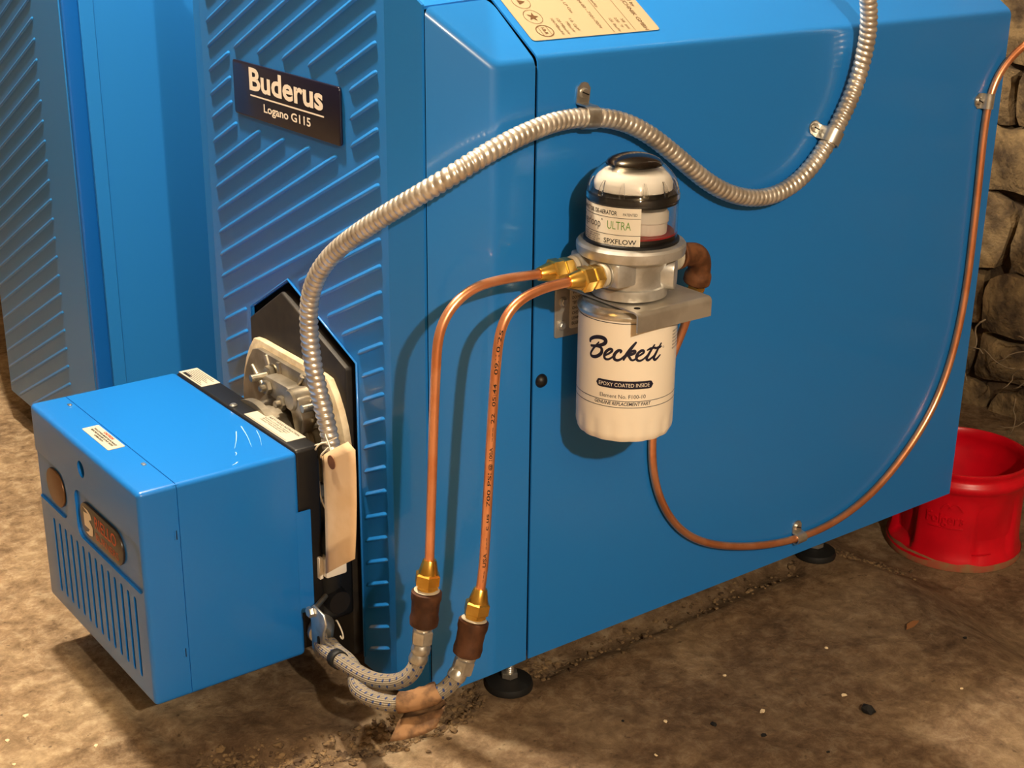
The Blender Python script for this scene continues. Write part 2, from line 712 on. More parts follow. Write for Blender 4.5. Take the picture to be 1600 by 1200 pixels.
def floor_z(x, y):
    z = -0.070 * smooth01(0.54, 0.72, x + 0.25 * max(0, -y - 0.05))
    v = Vector((x, y, 0))
    z += 0.0045 * noise.noise(v * 6) + 0.003 * noise.noise(v * 17) + 0.0018 * noise.noise(v * 43)
    g = gap_dist(x, y) + 0.012 * noise.noise(v * 25)
    z -= 0.010 * (1 - smooth01(0.004, 0.03, g)) * (1 - smooth01(0.55, 0.7, x))
    # broken slab edge and crack in front of the burner
    c = abs((y - 0.36) - 1.1 * (x + 0.62) + 0.03 * noise.noise(v * 9))
    z -= 0.006 * (1 - smooth01(0.002, 0.012, c)) * (1 - smooth01(-0.5, -0.42, x))
    c2 = abs((x + 0.33) + 0.25 * (y - 0.1) + 0.02 * noise.noise(v * 12))
    z -= 0.005 * (1 - smooth01(0.002, 0.010, c2)) * (1 - smooth01(0.2, 0.3, y))
    for fx, fy in ((0.004, 0.037), (0.532, 0.053)):
        w = 1 - smooth01(0.03, 0.05, math.hypot(x - fx, y - fy))
        z = z * (1 - w)
    w = 1 - smooth01(0.10, 0.13, math.hypot(x - 0.835, y - 0.050))
    z = z * (1 - w) + (-0.070) * w
    return z


def axis_steps(lo, hi, flo, fhi, fine, coarse):
    out = []
    x = lo
    while x < flo - 1e-6:
        out.append(x)
        x += coarse
    x = flo
    while x < fhi - 1e-6:
        out.append(x)
        x += fine
    x = fhi
    while x < hi + 1e-6:
        out.append(x)
        x += coarse
    out.append(hi)
    return sorted(set(round(v, 5) for v in out))


xs = axis_steps(-2.6, 1.45, -0.75, 1.35, 0.0085, 0.12)
ys = axis_steps(-3.2, 2.6, -0.65, 1.05, 0.0085, 0.12)
fv = [(x, y, floor_z(x, y)) for x in xs for y in ys]
ny = len(ys)
ff = [(i * ny + j, (i + 1) * ny + j, (i + 1) * ny + j + 1, i * ny + j + 1) for i in range(len(xs) - 1) for j in range(ny - 1)]
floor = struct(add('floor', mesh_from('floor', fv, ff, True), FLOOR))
floor['label'] = 'stained brown concrete floor with cracks and crumbling edges'

WX = 1.30
wall = struct(add('wall_back', rbox(WX + 0.05, WX + 0.2, -3.2, 2.6, -0.2, 2.1), MORTAR))
wall['label'] = 'dark rubble stone wall behind the boiler'
for nm, b in (('wall_left', (-2.6, 1.5, 2.6, 2.7, -0.1, 2.1)), ('wall_right', (-2.6, 1.5, -3.3, -3.2, -0.1, 2.1)),
              ('wall_front', (-2.7, -2.6, -3.3, 2.7, -0.1, 2.1))):
    struct(add(nm, rbox(*b), PLASTER))
struct(add('ceiling', rbox(-2.7, 1.5, -3.3, 2.7, 2.0, 2.1), JOISTS))


def stone(y0, y1, z0, z1):
    bm = bmesh.new()
    bmesh.ops.create_cube(bm, size=1.0)
    bmesh.ops.subdivide_edges(bm, edges=bm.edges[:], cuts=4, use_grid_fill=True)
    d = random.uniform(0.035, 0.075)
    off = Vector((random.random() * 50, random.random() * 50, random.random() * 50))
    for v in bm.verts:
        c = v.co.copy()
        # round corners
        k = 1.0 - 0.10 * (abs(c.y * 2) ** 3 * abs(c.z * 2) ** 3)
        p = Vector((WX + 0.06 + c.x * 2 * d * (1 - 0.35 * max(abs(c.y), abs(c.z)) * 2 * (c.x < 0)),
                    (y0 + y1) / 2 + c.y * (y1 - y0) * k, (z0 + z1) / 2 + c.z * (z1 - z0) * k))
        n = noise.noise_vector(p * 14 + off)
        p += Vector((n.x * 0.020, n.y * 0.016, n.z * 0.016))
        v.co = p
    return shade_auto(bm_to_mesh(bm, 'stone'), 50)


z = -0.12
row = 0
while z < 1.15:
    h = random.uniform(0.075, 0.14)
    y = -0.75 + random.uniform(-0.1, 0.0)
    while y < 1.0:
        w = random.uniform(0.10, 0.24)
        o = add('stone', stone(y + 0.006, y + w - 0.006, z + 0.005, z + h - 0.005), STONE, wall)
        y += w
    z += h


# ------------------------------------------------------------------ boiler
boiler = thing('boiler', 'large blue oil boiler with diagonally ribbed front and sloping top', 'boiler', (0.3, 0.27, 0))
INC_A = math.atan(0.6423)


def inc_z(y):
    return 0.7092 + 0.6423 * y


def bent_profile(z0, ytop, r=0.012, n=6):
    """outside line of the bent side sheet, from the bottom up over the crease"""
    pts = [(0.0, z0)]
    # fillet between vertical (y=0) and the incline
    turn = math.pi / 2 - INC_A
    tl = r * math.tan(turn / 2)
    c = (r, 0.7092 - tl)
    for i in range(n + 1):
        a = math.pi - turn * i / n
        pts.append((c[0] + r * math.cos(a), c[1] + r * math.sin(a)))
    pts.append((ytop, inc_z(ytop)))
    return pts


def sheet(profile, x0, x1, th=0.002, flip=1, ymirror=None):
    V, Fc = [], []
    n = len(profile)
    off = []
    for i, (y, zz) in enumerate(profile):
        a = profile[max(i - 1, 0)]
        b = profile[min(i + 1, n - 1)]
        d = Vector((b[0] - a[0], b[1] - a[1])).normalized()
        nn = Vector((d.y, -d.x))
        off.append((y + nn.x * th, zz + nn.y * th))
    for x in (x0, x1):
        for p in profile:
            V.append((x, p[0], p[1]))
        for p in off:
            V.append((x, p[0], p[1]))
    A, B, C, D = 0, n, 2 * n, 3 * n
    for i in range(n - 1):
        Fc.append((A + i, A + i + 1, C + i + 1, C + i))
        Fc.append((B + i, D + i, D + i + 1, B + i + 1))
        Fc.append((A + i, B + i, B + i + 1, A + i + 1))
        Fc.append((C + i, C + i + 1, D + i + 1, D + i))
    Fc.append((A, C, D, B))
    Fc.append((A + n - 1, B + n - 1, D + n - 1, C + n - 1))
    if ymirror is not None:
        V = [(v[0], ymirror - v[1], v[2]) for v in V]
    me = mesh_from('sheet', V, Fc)
    bm = bmesh.new()
    bm.from_mesh(me)
    bmesh.ops.recalc_face_normals(bm, faces=bm.faces[:])
    bm.to_mesh(me)
    bm.free()
    return shade_auto(me, 30)


BW = 0.546
prof = bent_profile(0.055, 0.19)
side = add('side_panel', sheet(prof, 0.002, 0.741), BLUE, boiler)
side['label'] = 'smooth blue side panel bent over at the top'
add('side_panel', sheet(prof, 0.002, 0.741, ymirror=BW), BLUE, boiler)
add('top_panel', rbox(0.002, 0.741, 0.191, BW - 0.191, inc_z(0.19) - 0.003, inc_z(0.19)), BLUE, boiler)
add('inner_casing', rbox(0.004, 0.69, 0.006, BW - 0.006, 0.062, 0.70), DARK, boiler)
add('back_panel', rbox(0.69, 0.694, 0.003, BW - 0.003, 0.058, 0.70), BLUE, boiler)

# corner piece between side and front, with its own sloped top
SEAM_Y, SEAM_X = 0.0412, -0.1


def corner_panel(mirror=False):
    bm = bmesh.new()
    P = dict(a0=(-0.0015, 0, 0.055), a1=(-0.048, 0, 0.053), a2=(SEAM_X + 0.001, SEAM_Y - 0.001, 0.022),
             b0=(-0.0015, 0, 0.7065), b1=(-0.048, 0, 0.7065), d=(-0.0993, 0.0408, 0.758), c=(-0.0015, 0.0745, 0.7571))
    V = {k: bm.verts.new((p[0], BW - p[1], p[2]) if mirror else p) for k, p in P.items()}
    bm.faces.new([V[k] for k in ('a0', 'b0', 'b1', 'a1')])
    bm.faces.new([V[k] for k in ('a1', 'b1', 'd', 'a2')])
    bm.faces.new([V[k] for k in ('b1', 'b0', 'c')])
    bm.faces.new([V[k] for k in ('b1', 'c', 'd')])
    bmesh.ops.recalc_face_normals(bm, faces=bm.faces[:])
    f0 = [f for f in bm.faces if abs(f.normal.y) > 0.99][0]
    if (f0.normal.y > 0) != mirror:
        bmesh.ops.reverse_faces(bm, faces=bm.faces[:])
    es = [e for e in bm.edges if len(e.link_faces) == 2 and e.calc_face_angle(0) > 0.15]
    bmesh.ops.bevel(bm, geom=es, offset=0.007, segments=4, profile=0.5, affect='EDGES')
    ret = bmesh.ops.extrude_face_region(bm, geom=bm.faces[:])
    vs = [g for g in ret['geom'] if isinstance(g, bmesh.types.BMVert)]
    bm.normal_update()
    for v in vs:
        v.co = v.co + Vector((0.002, -0.002 if mirror else 0.002, -0.002))
    bmesh.ops.recalc_face_normals(bm, faces=bm.faces[:])
    return shade_auto(bm_to_mesh(bm, 'corner'), 25)


cp = add('corner_panel', corner_panel(), BLUE, boiler)
cp['label'] = 'blue chamfered corner panel with a sloped top'
add('corner_panel', corner_panel(True), BLUE, boiler)
# hood strip closing the top between the corner panels and the front panel
hood = prism([(-0.0993, 0.0425), (-0.0015, 0.0765), (-0.0015, 0.19), (-0.0015, BW - 0.19), (-0.0015, BW - 0.0765), (-0.0993, BW - 0.0425), (-0.116, 0.40), (-0.116, 0.14)],
             lambda u, v, t: Vector((u, v, 0.7582 + 0.6423 * max(0.0, min(0.19, min(v, BW - v)) - (0.0415 + (u + 0.0993) / 0.0978 * 0.0337)) + t)), -0.003, 0.0)
add('hood', hood, BLUE, boiler)

# ribbed front panel ---------------------------------------------------------
XR = -0.12
OPEN = [(0.3815, 0.02), (0.3815, 0.385), (0.2886, 0.4395), (0.1474, 0.3835), (0.1474, 0.02)]
flat = [(0.078, 0.02), (0.078, 0.795), (0.472, 0.795), (0.472, 0.02)] + OPEN
front = add('front_panel', merge([
    prism(flat, FX, XR, XR + 0.003),
    prism([(0, 0), (1, 0), (1, 1), (0, 1)], lambda u, v, t: Vector((SEAM_X - 0.001 + (XR - SEAM_X + 0.001) * u + t, 0.0435 + (0.078 - 0.0435) * u, 0.02 + (0.74 + 0.035 * u) * v)), 0, 0.003),
    prism([(0, 0), (1, 0), (1, 1), (0, 1)], lambda u, v, t: Vector((XR + 0.004 * u + t, 0.472 + 0.0255 * u, 0.02 + 0.775 * v)), 0, 0.003),
    prism([(0, 0), (1, 0), (1, 1), (0, 1)], lambda u, v, t: Vector((XR + 0.004 + 0.045 * u + t * 0.2, 0.4975 + 0.02 * u, 0.02 + 0.775 * v)), 0, 0.003),
]), BLUE, boiler)
front['label'] = 'blue front panel with raised diagonal ribs and burner cut-out'
# rolled lip around the cut-out
lip = sweep([Vector((XR - 0.0005, y, z)) for y, z in [(0.3835, 0.03), (0.3835, 0.386), (0.2886, 0.4415), (0.1454, 0.3845), (0.1454, 0.03)]], 0.0014, 8, 'lip')
add('opening_lip', lip, BLUE, front)
add('burner_recess', rbox(-0.10, -0.096, 0.12, 0.41, 0.025, 0.46), DARK, boiler)


def rib_mesh(p0, p1, nrm, h=0.0031, wu=0.0011, wd=0.0018):
    p0, p1 = Vector(p0), Vector(p1)
    d = (p1 - p0)
    L = d.length
    d.normalize()
    up = nrm.cross(d)
    if up.z < 0:
        up = -up
    e = min(0.006, L / 3)
    V, Fc = [], []
    for s, k in ((0, 0.0), (e * 0.35, 0.75), (e, 1.0), (L - e, 1.0), (L - e * 0.35, 0.75), (L, 0.0)):
        base = p0 + d * s - nrm * 0.0004
        for a, b in ((wu + 0.0030, 0.0), (wu, 0.85 * h), (0.0, h), (-wd * 0.6, h * 0.8), (-wd, 0.0)):
            V.append(base + up * a * (0.35 + 0.65 * k) + nrm * (b * k))
    for i in range(5):
        for j in range(4):
            Fc.append((i * 5 + j, (i + 1) * 5 + j, (i + 1) * 5 + j + 1, i * 5 + j + 1))
    me = mesh_from('rib', V, Fc)
    bm = bmesh.new()
    bm.from_mesh(me)
    bmesh.ops.recalc_face_normals(bm, faces=bm.faces[:])
    bm.faces.ensure_lookup_table()
    if sum((f.normal * f.calc_area() for f in bm.faces), Vector()).dot(nrm) < 0:
        bmesh.ops.reverse_faces(bm, faces=bm.faces[:])
    bm.to_mesh(me)
    bm.free()
    return shade_auto(me, 55)


def in_poly(y, z, poly):
    c = False
    n = len(poly)
    for i in range(n):
        (ay, az), (by, bz) = poly[i], poly[(i + 1) % n]
        if (az > z) != (bz > z) and y < (by - ay) * (z - az) / (bz - az) + ay:
            c = not c
    return c


BIG_OPEN = [(0.392, 0.0), (0.392, 0.392), (0.289, 0.452), (0.137, 0.392), (0.137, 0.0)]


def rib_lines(y_r, y_l, z_start, pitch, slope, zlo, zhi, blocked):
    out = []
    k = -40
    while k < 60:
        zr = z_start + k * pitch
        k += 1
        run, N = None, 160
        for i in range(N + 1):
            y = y_r + (y_l - y_r) * i / N
            z = zr - (y - y_r) * slope
            ok = zlo < z < zhi and not blocked(y, z)
            if ok and run is None:
                run = (y, z)
            if run and (not ok or i == N):
                if y - run[0] > 0.008:
                    out.append((run, last))
                run = None
            last = (y, z)
    return out


def blk(y, z):
    return in_poly(y, z, BIG_OPEN) or (0.146 < y < 0.400 and 0.600 < z < 0.682)


NX = Vector((-1, 0, 0))
for (ya, za), (yb, zb) in rib_lines(0.0915, 0.4585, 0.7494, 0.02735, 0.5, 0.035, 0.785, blk):
    add('rib', rib_mesh((XR, ya, za), (XR, yb, zb), NX), BLUE, front)

# name plate
plate = add('nameplate', prism(rrect(0.1585, 0.3905, 0.6120, 0.6715, 0.004), FX, XR - 0.0032, XR - 0.0002, bev=0.0010), NAVY, boiler)
plate['label'] = 'dark navy nameplate with cream lettering'
pr = Print()
pr.text('Buderus', -0.3509, -0.1912, 0.6437, 0.0228, bold=0.028)
pr.rect(-0.3497, -0.190, 0.6364, 0.6381)
pr.text('Logano G115', -0.3200, -0.2180, 0.6228, 0.0085, bold=0.022)
add('lettering', pr.build(lambda u, v: Vector((XR - 0.0036, -u, v))), CREAM, plate)

# hole plug
plug = add('hole_plug', lathe([(0.0075, 0), (0.0072, 0.0015), (0.005, 0.0045), (0.0015, 0.006)], (0.0125, 0.0, 0.381), 20, (0, -1, 0)), BLACK, boiler)
plug['label'] = 'round black plug in the side panel'

# rating label on the sloped top
ILAB = lambda u, v: Vector((u, v * math.cos(INC_A), 0.7092 + v * math.sin(INC_A))) + Vector((0, -math.sin(INC_A), math.cos(INC_A))) * 0.0008
lab = add('rating_label', mesh_from('lab', [ILAB(u, v) for u, v in rrect(0.0100, 0.1742, 0.0232, 0.125, 0.004)], [tuple(range(24))]), LABELY, boiler)
lab['label'] = 'buff rating label with brown print on the sloped top'
pr = Print()


def lt(body, x, v_end, v_start, h, bold=0.0):   # reads down the slope, letters stand towards the back
    pr.text(body, -v_start, -v_end, x, h, bold)


lt('MANUFACTURED BUDERUS HEIZTECHNIK GMBH'[-21:], 0.1545, 0.0245, 0.113, 0.0052)
lt('Manufactured by', 0.1630, 0.0610, 0.113, 0.0045)
lt('58  psi', 0.1342, 0.0285, 0.0440, 0.0034)
lt('230  °F', 0.1272, 0.0315, 0.0465, 0.0034)
lt('120  Btu/Hr', 0.1200, 0.0250, 0.0460, 0.0034)
lt('Capacity', 0.1162, 0.0640, 0.0850, 0.0036)
lt('04-00 - 7101-7074', 0.1000, 0.0330, 0.0780, 0.0038)
lt('or LP Gas', 0.0800, 0.0585, 0.0820, 0.0036)
lt('1.0  GpH', 0.0715, 0.0325, 0.0505, 0.0034)
lt('MBtu/Hr', 0.0645, 0.0300, 0.0460, 0.0034)
lt('120 MBtu/Hr', 0.0565, 0.0275, 0.0520, 0.0034)
lt('104 MBtu/Hr', 0.0495, 0.0275, 0.0525, 0.0034)
pr.rect(-0.113, -0.0248, 0.1415, 0.1420)
pr.rect(-0.113, -0.0250, 0.1135, 0.1140)
pr.ring(-0.0571, 0.0314, 0.0100, 0.0105)
star = []
for i in range(10):
    a = math.pi / 2 + i * math.pi / 5
    r = 0.0068 if i % 2 == 0 else 0.0026
    star.append((-0.0571 + r * math.cos(a), 0.0314 + r * math.sin(a)))
kc = len(pr.V)
pr.V.append((-0.0571, 0.0314))
pr.V += star
for i in range(10):
    pr.F.append((kc, kc + 1 + i, kc + 1 + (i + 1) % 10))
pr.ring(-0.0357, 0.0324, 0.0092, 0.0102, sx=0.85)
pr.text('I-B-R', -0.0408, -0.0306, 0.0305, 0.0038, 0.02)
pr.rect(-0.0425, -0.0290, 0.0372, 0.0376)
pr.rect(-0.0425, -0.0290, 0.0272, 0.0276)
pr.ring(-0.0800, 0.0310, 0.0098, 0.0103)
pr.poly([(-0.0835, 0.0275), (-0.0765, 0.0275), (-0.080, 0.0360)])
add('print', pr.build(lambda u, v: ILAB(v, -u) + Vector((0, -0.0002, 0.0003))), mat('brown_print', '#5b3d22', 0.6), lab)

# levelling feet
for fx, fy in ((0.004, 0.037), (0.532, 0.053)):
    ft = add('levelling_foot', merge([lathe([(0.027, 0), (0.0275, 0.003), (0.026, 0.008), (0.015, 0.011), (0.008, 0.0125)], (fx, fy, 0.0005), 28)]), RUBBER, boiler)
    ft['label'] = 'round black rubber levelling foot'
    sw = [Vector((fx, fy, 0.012 + i * 0.0006)) for i in range(84)]
    rod = sweep(sw, 0, 12, 'rod', rfun=lambda s, a: 0.0052 + 0.0005 * math.cos(2 * math.pi * s / 0.0024 - a))
    add('threaded_rod', rod, STEEL, ft)
    add('lock_nut', hexnut((fx, fy, 0.013), (0, 0, 1), 0.007, 0.010), STEEL, ft)

# black plate that carries the burner, seen through the cut-out
bp_poly = [(0.161, 0.025), (0.161, 0.3745), (0.299, 0.4255), (0.3795, 0.3745), (0.3795, 0.025)]
door = add('burner_plate', prism(bp_poly, FX, XR - 0.005, XR + 0.018, bev=0.003), PLATE, boiler)
door['label'] = 'dark brown five-sided plate behind the burner'

# ------------------------------------------------------------------ left ribbed cabinet (only partly in view)
cab = thing('boiler', 'second blue ribbed boiler casing cut off by the left picture edge', 'boiler', (0.05, 0.95, 0))
CX, CY0, CY1 = -0.175, 0.76, 1.147
cbody = add('casing', prism([(CX, CY0 + 0.0), (CX, CY1), (0.45, CY1), (0.45, CY0), (-0.133, CY0), (-0.1345, CY0 + 0.002), (-0.1385, CY0 + 0.002), (-0.140, CY0), (-0.153, CY0)],
                            lambda u, v, t: Vector((u, v, t)), 0.052, 1.25), BLUE_C, cab)
cbody['label'] = 'plain blue side and front casing'
add('corner_strip', prism(rrect(CX - 0.0006, -0.153, CY0 - 0.003, CY0 + 0.006, 0.0028), lambda u, v, t: Vector((u, v, t)), 0.056, 1.25), mat('deep_blue_strip', '#0d58a6', 0.3, coat=0.3), cab)
add('edge_strip', rbox(-0.1525, -0.133, CY0 - 0.0025, CY0 + 0.001, 0.056, 1.25, 0.0008, 1), BLUE_C, cab)
cfront = add('front_panel', rbox(CX - 0.002, CX + 0.002, CY0 + 0.004, CY1 - 0.002, 0.054, 1.25, 0.001, 1), BLUE_C, cab)
for (ya, za), (yb, zb) in rib_lines(0.861, CY1 - 0.004, 0.3439, 0.02735, 0.5, 0.058, 1.2, lambda y, z: False):
    add('rib', rib_mesh((CX - 0.002, ya, za), (CX - 0.002, yb, zb), NX, 0.0026), BLUE_C, cfront)
for fx in (-0.12, 0.38):
    for fy in (CY0 + 0.06, CY1 - 0.06):
        add('foot', lathe([(0.025, 0), (0.025, 0.008), (0.008, 0.012), (0.008, 0.053)], (fx, fy, 0.0), 20), RUBBER, cab)

# ------------------------------------------------------------------ burner
burner = thing('oil_burner', 'blue box-shaped oil burner with slotted front mounted on the boiler', 'burner', (-0.28, 0.283, 0))
BX0, BX1, BY0, BY1, BZ0, BZ1 = -0.376, -0.2005, 0.1345, 0.4305, 0.066, 0.3065
SX = -0.3355


def capsule(u0, u1, v0, v1, n=8):
    r = (v1 - v0) / 2
    c = (v0 + v1) / 2
    pts = []
    for i in range(n + 1):
        a = -math.pi / 2 + math.pi * i / n
        pts.append((u1 - r + r * math.cos(a), c + r * math.sin(a)))
    for i in range(n + 1):
        a = math.pi / 2 + math.pi * i / n
        pts.append((u0 + r + r * math.cos(a), c + r * math.sin(a)))
    return pts


cut = []
XC0 = BX0 - 0.01
for i in range(14):
    yc = 0.3885 - i * (0.3885 - 0.1650) / 13
    cut.append(prism(rrect(yc - 0.0031, yc + 0.0031, 0.088, 0.181, 0.0029, 3), FX, XC0, BX0 + 0.0035))
cut.append(prism(circle_pts(0.285, 0.2785, 0.0095, 20), FX, XC0, BX0 + 0.03))
cut.append(prism(rrect(0.140, 0.313, 0.191, 0.248, 0.012), FX, XC0, BX0 + 0.0028))
cut.append(prism(rrect(0.338, 0.445, 0.194, 0.252, 0.020), FX, XC0, BX0 + 0.0028))
def split_box(keep_front):
    bm = bmesh.new()
    bm.from_mesh(rbox(BX0, BX1, BY0, BY1, BZ0, BZ1, 0.0055, 4))
    xx = SX - 0.0005 if keep_front else SX + 0.0005
    r_ = bmesh.ops.bisect_plane(bm, geom=bm.verts[:] + bm.edges[:] + bm.faces[:], plane_co=(xx, 0, 0), plane_no=(1, 0, 0), clear_outer=keep_front, clear_inner=not keep_front)
    ed = [e for e in r_['geom_cut'] if isinstance(e, bmesh.types.BMEdge)]
    bmesh.ops.contextual_create(bm, geom=ed)
    bmesh.ops.recalc_face_normals(bm, faces=bm.faces[:])
    return shade_auto(bm_to_mesh(bm, 'half'))


fcover = boolean_cut(split_box(True), cut)
fc = add('front_cover', fcover, BLUE_B, burner)
fc['label'] = 'blue front cover with vertical slots and recessed badges'
rcov = split_box(False)
rc = add('rear_cover', shade_auto(rcov), BLUE_B, burner)
add('side_flap', rbox(BX1 - 0.02, BX1 + 0.013, BY0 + 0.0002, BY0 + 0.002, 0.118, 0.238, 0.0008, 1), BLUE_B, rc)
add('inner_seam', rbox(SX - 0.003, SX + 0.003, BY0 + 0.0015, BY1 - 0.0015, BZ0 + 0.002, BZ1 - 0.0012), BLUE_B, burner)
add('inner_fan_housing', rbox(BX0 + 0.034, BX1 - 0.002, BY0 + 0.02, BY1 - 0.02, BZ0 + 0.02, BZ1 - 0.02), DARK, burner)
# rear black frame
fr = add('rear_frame', merge([
    rbox(BX1 - 0.001, -0.172, BY0 + 0.004, BY1 - 0.004, BZ0 + 0.004, BZ1 + 0.0005, 0.004, 3),
]), BLACK, burner)
fr['label'] = 'black rear frame of the burner'
add('screw', lathe([(0.004, 0), (0.0045, 0.0015), (0.003, 0.003)], (-0.195, 0.290, BZ1), 14), STEEL, fr)
for sx0, sx1, sy0, sy1, nm in ((-0.198, -0.1745, 0.364, 0.4255, 1), (-0.197, -0.1740, 0.164, 0.2605, 2)):
    st = add('sticker', rbox(sx0, sx1, sy0, sy1, BZ1, BZ1 + 0.0009), PAPERT, fr)
    p = Print()
    if nm == 1:
        for i in range(8):
            p.rect(-sy1 + 0.005, -sy0 - 0.006 - 0.006 * (i % 3), sx0 + 0.002 + i * 0.0026, sx0 + 0.0028 + i * 0.0026)
        p.rect(-sy1 + 0.006, -sy1 + 0.024, sx0 + 0.0022, sx0 + 0.0062)
    else:
        p.text('THE SAFETY HOOD INSTRUCTION', -sy1 + 0.012, -sy0 - 0.006, sx1 - 0.0058, 0.0028, 0.01)
        p.text('REMOVE COVER TO SERVICE', -sy1 + 0.022, -sy0 - 0.020, sx1 - 0.0095, 0.0018)
        p.text('SEE MANUAL FOR ADJUSTMENT', -sy1 + 0.022, -sy0 - 0.020, sx1 - 0.0125, 0.0018)
        p.text('CONSULT TECHNICIAN ONLY', -sy1 + 0.022, -sy0 - 0.024, sx1 - 0.0155, 0.0018)
        p.rect(-sy1 + 0.003, -sy0 - 0.003, sx0 + 0.0012, sx0 + 0.0015)
        p.rect(-sy1 + 0.003, -sy0 - 0.003, sx1 - 0.0015, sx1 - 0.0012)
    add('print', p.build(lambda u, v: Vector((v, -u, BZ1 + 0.0011))), INKB, st)
# caution sticker on the cover
st = add('caution_sticker', prism(rrect(-0.3570, -0.3382, 0.2520, 0.3235, 0.0015, 3), lambda u, v, t: Vector((u, v, t)), BZ1, BZ1 + 0.0006), PAPERT, fc)
p = Print()
p.text('CAUTION', -0.3000, -0.2760, -0.3428, 0.0030, 0.035)
add('red_print', p.build(lambda u, v: Vector((v, -u, BZ1 + 0.0010))), REDINK, st)
p = Print()
p.text('THIS COVER MUST BE IN PLACE', -0.3170, -0.2580, -0.3465, 0.0021, 0.03)
p.text('BEFORE BURNER IS PUT INTO', -0.3160, -0.2590, -0.3500, 0.0021, 0.03)
p.text('OPERATION', -0.2990, -0.2770, -0.3535, 0.0021, 0.03)
add('print', p.build(lambda u, v: Vector((v, -u, BZ1 + 0.0010))), INKB, st)
# small sheet-metal clips and scuffs
for cy in (0.398, 0.198):
    add('clip', rbox(-0.3435, -0.3395, cy - 0.003, cy + 0.003, BZ1 - 0.0002, BZ1 + 0.0010, 0.0003, 1), STEEL, fc)
for cz in (0.252, 0.118):
    add('clip', rbox(-0.3415, -0.3395, BY0 - 0.0008, BY0 + 0.0002, cz - 0.005, cz + 0.005, 0.0003, 1), BLUE_B, fc)
    add('clip_slot', rbox(-0.3393, -0.3385, BY0 - 0.0003, BY0 + 0.0002, cz - 0.005, cz + 0.005), DARK, fc)
scuff = Print()
for (a, b, w) in (((-0.215, 0.232), (-0.232, 0.175), 0.0016), ((-0.226, 0.222), (-0.248, 0.182), 0.0018), ((-0.207, 0.212), (-0.222, 0.172), 0.0010), ((-0.252, 0.172), (-0.256, 0.164), 0.0022), ((-0.262, 0.148), (-0.270, 0.144), 0.0028)):
    scuff.stroke([a, ((a[0] + b[0]) / 2 + 0.001, (a[1] + b[1]) / 2), b], lambda t, w=w: 0.6 * w * (1 - 0.8 * t))
add('scuff_marks', scuff.build(lambda u, v: Vector((u, v, BZ1 + 0.0002))), mat('pale_scuff', '#a9d4f5', 0.6), rc)
# badges on the front
bd = add('badge', prism(capsule(0.187, 0.303, 0.200, 0.2395), FX, BX0 + 0.0004, BX0 + 0.003, bev=0.0005), BADGE, fc)
bd['label'] = 'dark capsule badge with orange lettering'
BM = lambda u, v: Vector((BX0 + 0.0001, -u, v))
p = Print()
p.text('RIELLO', -0.2600, -0.2030, 0.2200, 0.0135, 0.01)
p.text('BURNERS', -0.2600, -0.2000, 0.2060, 0.0085, -0.005)
add('orange_lettering', p.build(BM), ORANGE, bd)
p = Print()
bx, bz = -0.2945, 0.2035
p.poly([(bx + a, bz + b) for a, b in ((0.004, 0.008), (0.018, 0.008), (0.018, 0.026), (0.004, 0.024))])
p.poly([(bx + a, bz + b) for a, b in ((0.002, 0.030), (0.016, 0.030), (0.024, 0.027), (0.026, 0.022), (0.018, 0.0185), (0.018, 0.025), (0.012, 0.0275))])
p.poly([(bx + a, bz + b) for a, b in ((0.018, 0.0185), (0.027, 0.014), (0.027, 0.006), (0.024, 0.002), (0.016, 0.000), (0.006, 0.001), (0.014, 0.004), (0.018, 0.008))])
add('white_emblem', p.build(BM), CREAM, bd)
bd2 = add('badge', prism(capsule(0.348, 0.401, 0.2025, 0.2445), FX, BX0 + 0.0004, BX0 + 0.003, bev=0.0005), BADGE2, fc)
bd2['label'] = 'plain bronze oval badge'
# flange, gasket, casting
FY, FZ, FR = 0.270, 0.272, 0.120


def dshape(r, top, n=40):
    pts = []
    for i in range(n):
        a = math.pi * 2 * i / n
        pts.append((FY + r * math.cos(a), min(FZ + r * math.sin(a), top)))
    return pts


gk = add('gasket', prism(dshape(FR, 0.3585), FX, -0.1335, XR - 0.0051, bev=0.0012), GASKET, burner)
gk['label'] = 'whitish fibre gasket'
fl = add('mounting_flange', prism(dshape(FR - 0.0135, 0.3515), FX, -0.1405, -0.1335, bev=0.0012), ALUD, burner)
fl['label'] = 'cast metal mounting flange'
for a, r0, r1 in ((62, 0.055, 0.088), (82, 0.058, 0.080), (118, 0.05, 0.092), (140, 0.05, 0.095), (158, 0.05, 0.09), (35, 0.05, 0.095)):
    ca, sa = math.cos(math.radians(a)), math.sin(math.radians(a))
    P = [Vector((-0.1405, FY + ca * r, min(FZ + sa * r, 0.350))) for r in (r0, (r0 + r1) / 2, r1)]
    add('flange_web', sweep(catmull(P, 0.004), lambda s: 0.0034, 10, 'web'), ALUD, fl)
tube = add('blast_tube_neck', lathe([(0.075, 0), (0.075, 0.006), (0.068, 0.008), (0.068, 0.030), (0.074, 0.033), (0.074, 0.042)], (-0.139, FY, 0.240), 48, (-1, 0, 0)), ALUD, burner)
tube['label'] = 'round cast neck between flange and burner'
